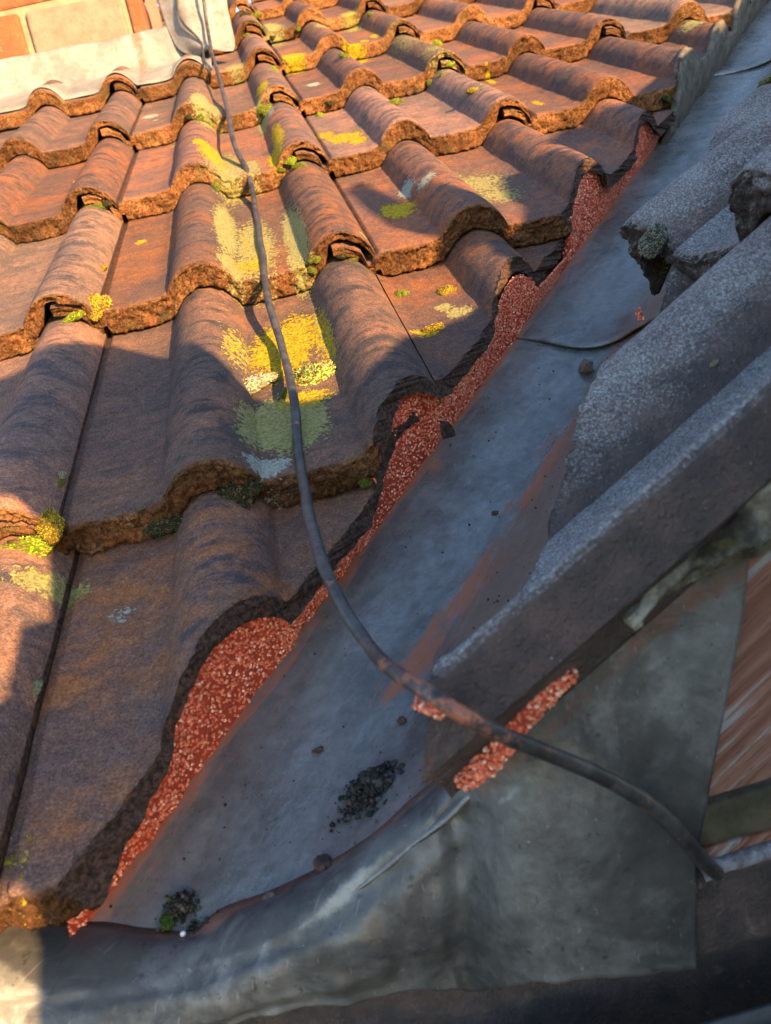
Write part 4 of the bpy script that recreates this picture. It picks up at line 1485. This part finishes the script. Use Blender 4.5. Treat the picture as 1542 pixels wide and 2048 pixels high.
def clump(X, rad, n, label, r, pal, height=0.6, name='soil_clump', tufts=None):
    V, F, C_ = [], [], []
    off = 0
    for k in range(n):
        d = r.normal(size=2)
        rho = abs(r.normal()) * 0.5
        d = d / np.linalg.norm(d) * rad * min(rho, 1.25)
        hh = max(0.0, 1 - (np.linalg.norm(d) / rad) ** 2) * rad * height * r.random()
        c_ = np.array([d[0] * 1.1, d[1], hh])
        q = X + c_
        q[2] = max(q[2], z_lead(q[0], q[1]) + hh + 0.0005) if True else q[2]
        s_ = rad * (0.03 + 0.13 * r.random() ** 5)
        iv, f = ICO2
        g = iv * (1 + 0.4 * pn(iv, 1.3, k))[:, None] * s_ * (0.7 + 0.6 * r.random(3))
        V.append(g + q)
        F += [tuple(i + off for i in qf) for qf in f]
        C_.append(np.repeat([np.array(pal[int(r.integers(0, len(pal)))]) * (0.6 + 0.8 * r.random())], len(g), 0))
        off += len(g)
    o = put(name, np.concatenate(V), F, SOIL, None, {'col': np.concatenate(C_)}, smooth=True)
    tag(o, label, 'debris')
    return o


rd_ = np.random.default_rng(8)
BLK = [(0.018, 0.018, 0.018), (0.03, 0.028, 0.026), (0.012, 0.012, 0.013), (0.055, 0.05, 0.048), (0.05, 0.03, 0.024), (0.022, 0.024, 0.018), (0.016, 0.015, 0.014), (0.02, 0.019, 0.018)]
clump(on_lead(742, 1588), 0.0150, 1300, 'crumbly black clump of soil and grit on the lowest lead sheet', rd_, BLK, 0.75)
clump(on_lead(700, 1640), 0.011, 130, 'scatter of black crumbs left of the black soil clump', rd_, BLK, 0.3)
clump(on_lead(362, 1828), 0.0100, 600, 'brown and green debris clump in the corner of the lead at the eaves', rd_, BLK + [(0.06, 0.035, 0.028), (0.05, 0.09, 0.02), (0.08, 0.05, 0.04)], 0.85)
moss(on_lead(335, 1838, 0.004), np.array([-.3, -.5, .8]), 0.0062, 0.7, ((0.03, 0.06, 0.012), (0.09, 0.16, 0.03)), 'small green moss on the debris clump in the lead corner', 280)
clump(on_lead(395, 1858), 0.009, 70, 'dark silt crumbs beside the white grain at the lead lip', rd_, BLK, 0.25)
lump(on_lead(650, 1742), 0.0052, PEBBLE, 'dark red rounded pebble on the lead lip', 'pebble', rd_, 'pebble', .8)
lump(on_lead(543, 1802), 0.0036, STONE, 'small grey-brown pebble on the silt line at the lead lip', 'pebble', rd_, 'pebble', .8)
lump(on_lead(592, 1782), 0.0026, PEBBLE, 'tiny dark pebble between the red and grey pebbles', 'pebble', rd_, 'pebble', .8)
lump(on_lead(638, 1503), 0.0022, PEBBLE, 'tiny dark grit alone on the lead above the black clump', 'pebble', rd_, 'grit', .8)
lump(on_lead(788, 1530), 0.0022, PEBBLE, 'tiny black grit just above the black soil clump', 'pebble', rd_, 'grit', .8)
lump(on_lead(805, 1445), 0.0026, PEBBLE, 'tiny dark grit below the cable on the lead', 'pebble', rd_, 'grit', .8)
lump(on_lead(1172, 742), 0.0095, STONE, 'brown angular stone chip beside the frosted dormer tile', 'stone', rd_, 'stone', .75, (1.7, .8))
lump(on_lead(1232, 650), 0.0020, PEBBLE, 'tiny black grit on the middle lead sheet', 'pebble', rd_, 'grit', .8)
lump(on_lead(990, 1028), 0.0020, PEBBLE, 'tiny black grit on the silt edge of the lead', 'pebble', rd_, 'grit', .8)
# fine grit lying about on the lead
gp, gr_ = [], []
while len(gp) < 420:
    q_, s_ = -0.09 + 0.16 * rd_.random(), -0.80 + 0.9 * rd_.random()
    x_, y_ = vpos(q_, s_)
    if y_ < Y_EAVE + 0.012:
        continue
    dens = 0.25 + 0.75 * sst(-0.02, 0.04, q_) + 0.6 * sst(-0.6, -0.75, s_)
    if rd_.random() > dens * 0.8:
        continue
    gp.append((x_, y_, z_lead(x_, y_) + 0.0035))
    gr_.append(0.0003 + 0.0009 * rd_.random() ** 3)
V, F, Cc = bead_field(np.array(gp), np.array(gr_), np.array([BLK[i_] for i_ in rd_.integers(0, len(BLK), len(gp))]) * 1.4, ICO1)
gq = put('grit', V, F, SOIL, None, {'col': Cc})
tag(gq, 'fine dark grit and crumbs strewn over the lead valley floor', 'grit', kind='stuff')
iv, f = ICO2
wb = put('white_grain', iv * 0.0016 + on_lead(366, 1868, 0.003), f, mat_simple('white_grain', (.7, .7, .68), (.8, .8, .78), 50, .5))
tag(wb, 'single white round grain in the silt at the lead lip', 'grain')
# crumbs of broken tile along the inner foot of the mortar
lump(on_lead(1318, 262, 0.004), 0.011, MORTAR, 'dark mortar lump fallen at the lower end of the mortar pointing', 'mortar', rd_, 'mortar_lump', .8)

# ------------------------------------------------------------------ unseen blocker added behind the viewer, outline shaped to cast the shade
YB = -1.06
edge_px = [(75, 2040), (75, 1960), (78, 1890), (100, 1845), (45, 1730), (12, 1690), None, (12, 1395), (42, 1250), (100, 1240), (108, 1045), (60, 1000), (10, 962), None,
           (95, 692), (185, 686), (215, 692), (335, 714), (420, 702), (478, 762), (520, 800), (600, 803), (680, 785), (705, 760), (765, 708), (807, 672), (925, 634), (969, 614), (1008, 612), (1036, 585), (1036, 560), (1020, 545), (985, 507), (950, 474), (928, 470, .040), (922, 425, .062), (830, 400, .058), (780, 377, .048), (718, 354, .028), (760, 313, .040), (805, 306, .058), (856, 340, .058), (912, 390, .048), (965, 426, .030), (1022, 465, .028), None,
           (1045, 415), (1010, 395), (1000, 357), (1060, 325), (1110, 318), (1160, 332), None, (1080, 288), (1145, 243), (1190, 232), (1255, 248), (1322, 250), (1342, 205), (1375, 160), (1405, 95), (1475, 15), None]
fill = [[(.69, .11), (.69, .15)], [(.79, .34), (.78, .41), (.88, .47)], [(1.53, .53)], [(1.70, .59), (1.76, .63)], [(3.2, 1.5), (3.2, -1.0)]]
out = [(x_ + SUN[0] * (YB + 1.7) / SUN[1], z_ + SUN[2] * (YB + 1.7) / SUN[1]) for x_, z_ in ((.70, -1.0), (.74, -.30))]
fk = 0
for e_ in edge_px:
    if e_ is None:
        out += [(x_ + SUN[0] * (YB + 1.7) / SUN[1], z_ + SUN[2] * (YB + 1.7) / SUN[1]) for x_, z_ in fill[fk]]
        fk += 1
        continue
    X = snap(*e_)[0] if len(e_) == 2 else on_main(*e_)
    Xp = X + SUN * (YB - X[1]) / SUN[1]
    out.append((float(Xp[0]), float(Xp[2])))
V = [(x, YB, z) for x, z in out] + [(x + 0.03, YB - 0.05, z) for x, z in out]
n = len(out)
F = [tuple(range(n)), tuple(range(2 * n - 1, n - 1, -1))] + [((i + 1) % n, i, n + i, n + (i + 1) % n) for i in range(n)]
ng = put('shade_blocker', V, F, BLOCKER, smooth=False)
tag(ng, 'added unseen wall behind the viewer that shades the valley', 'blocker')
for o in S.objects:
    if 'category' in o and 'kind' not in o:
        o['kind'] = 'thing'
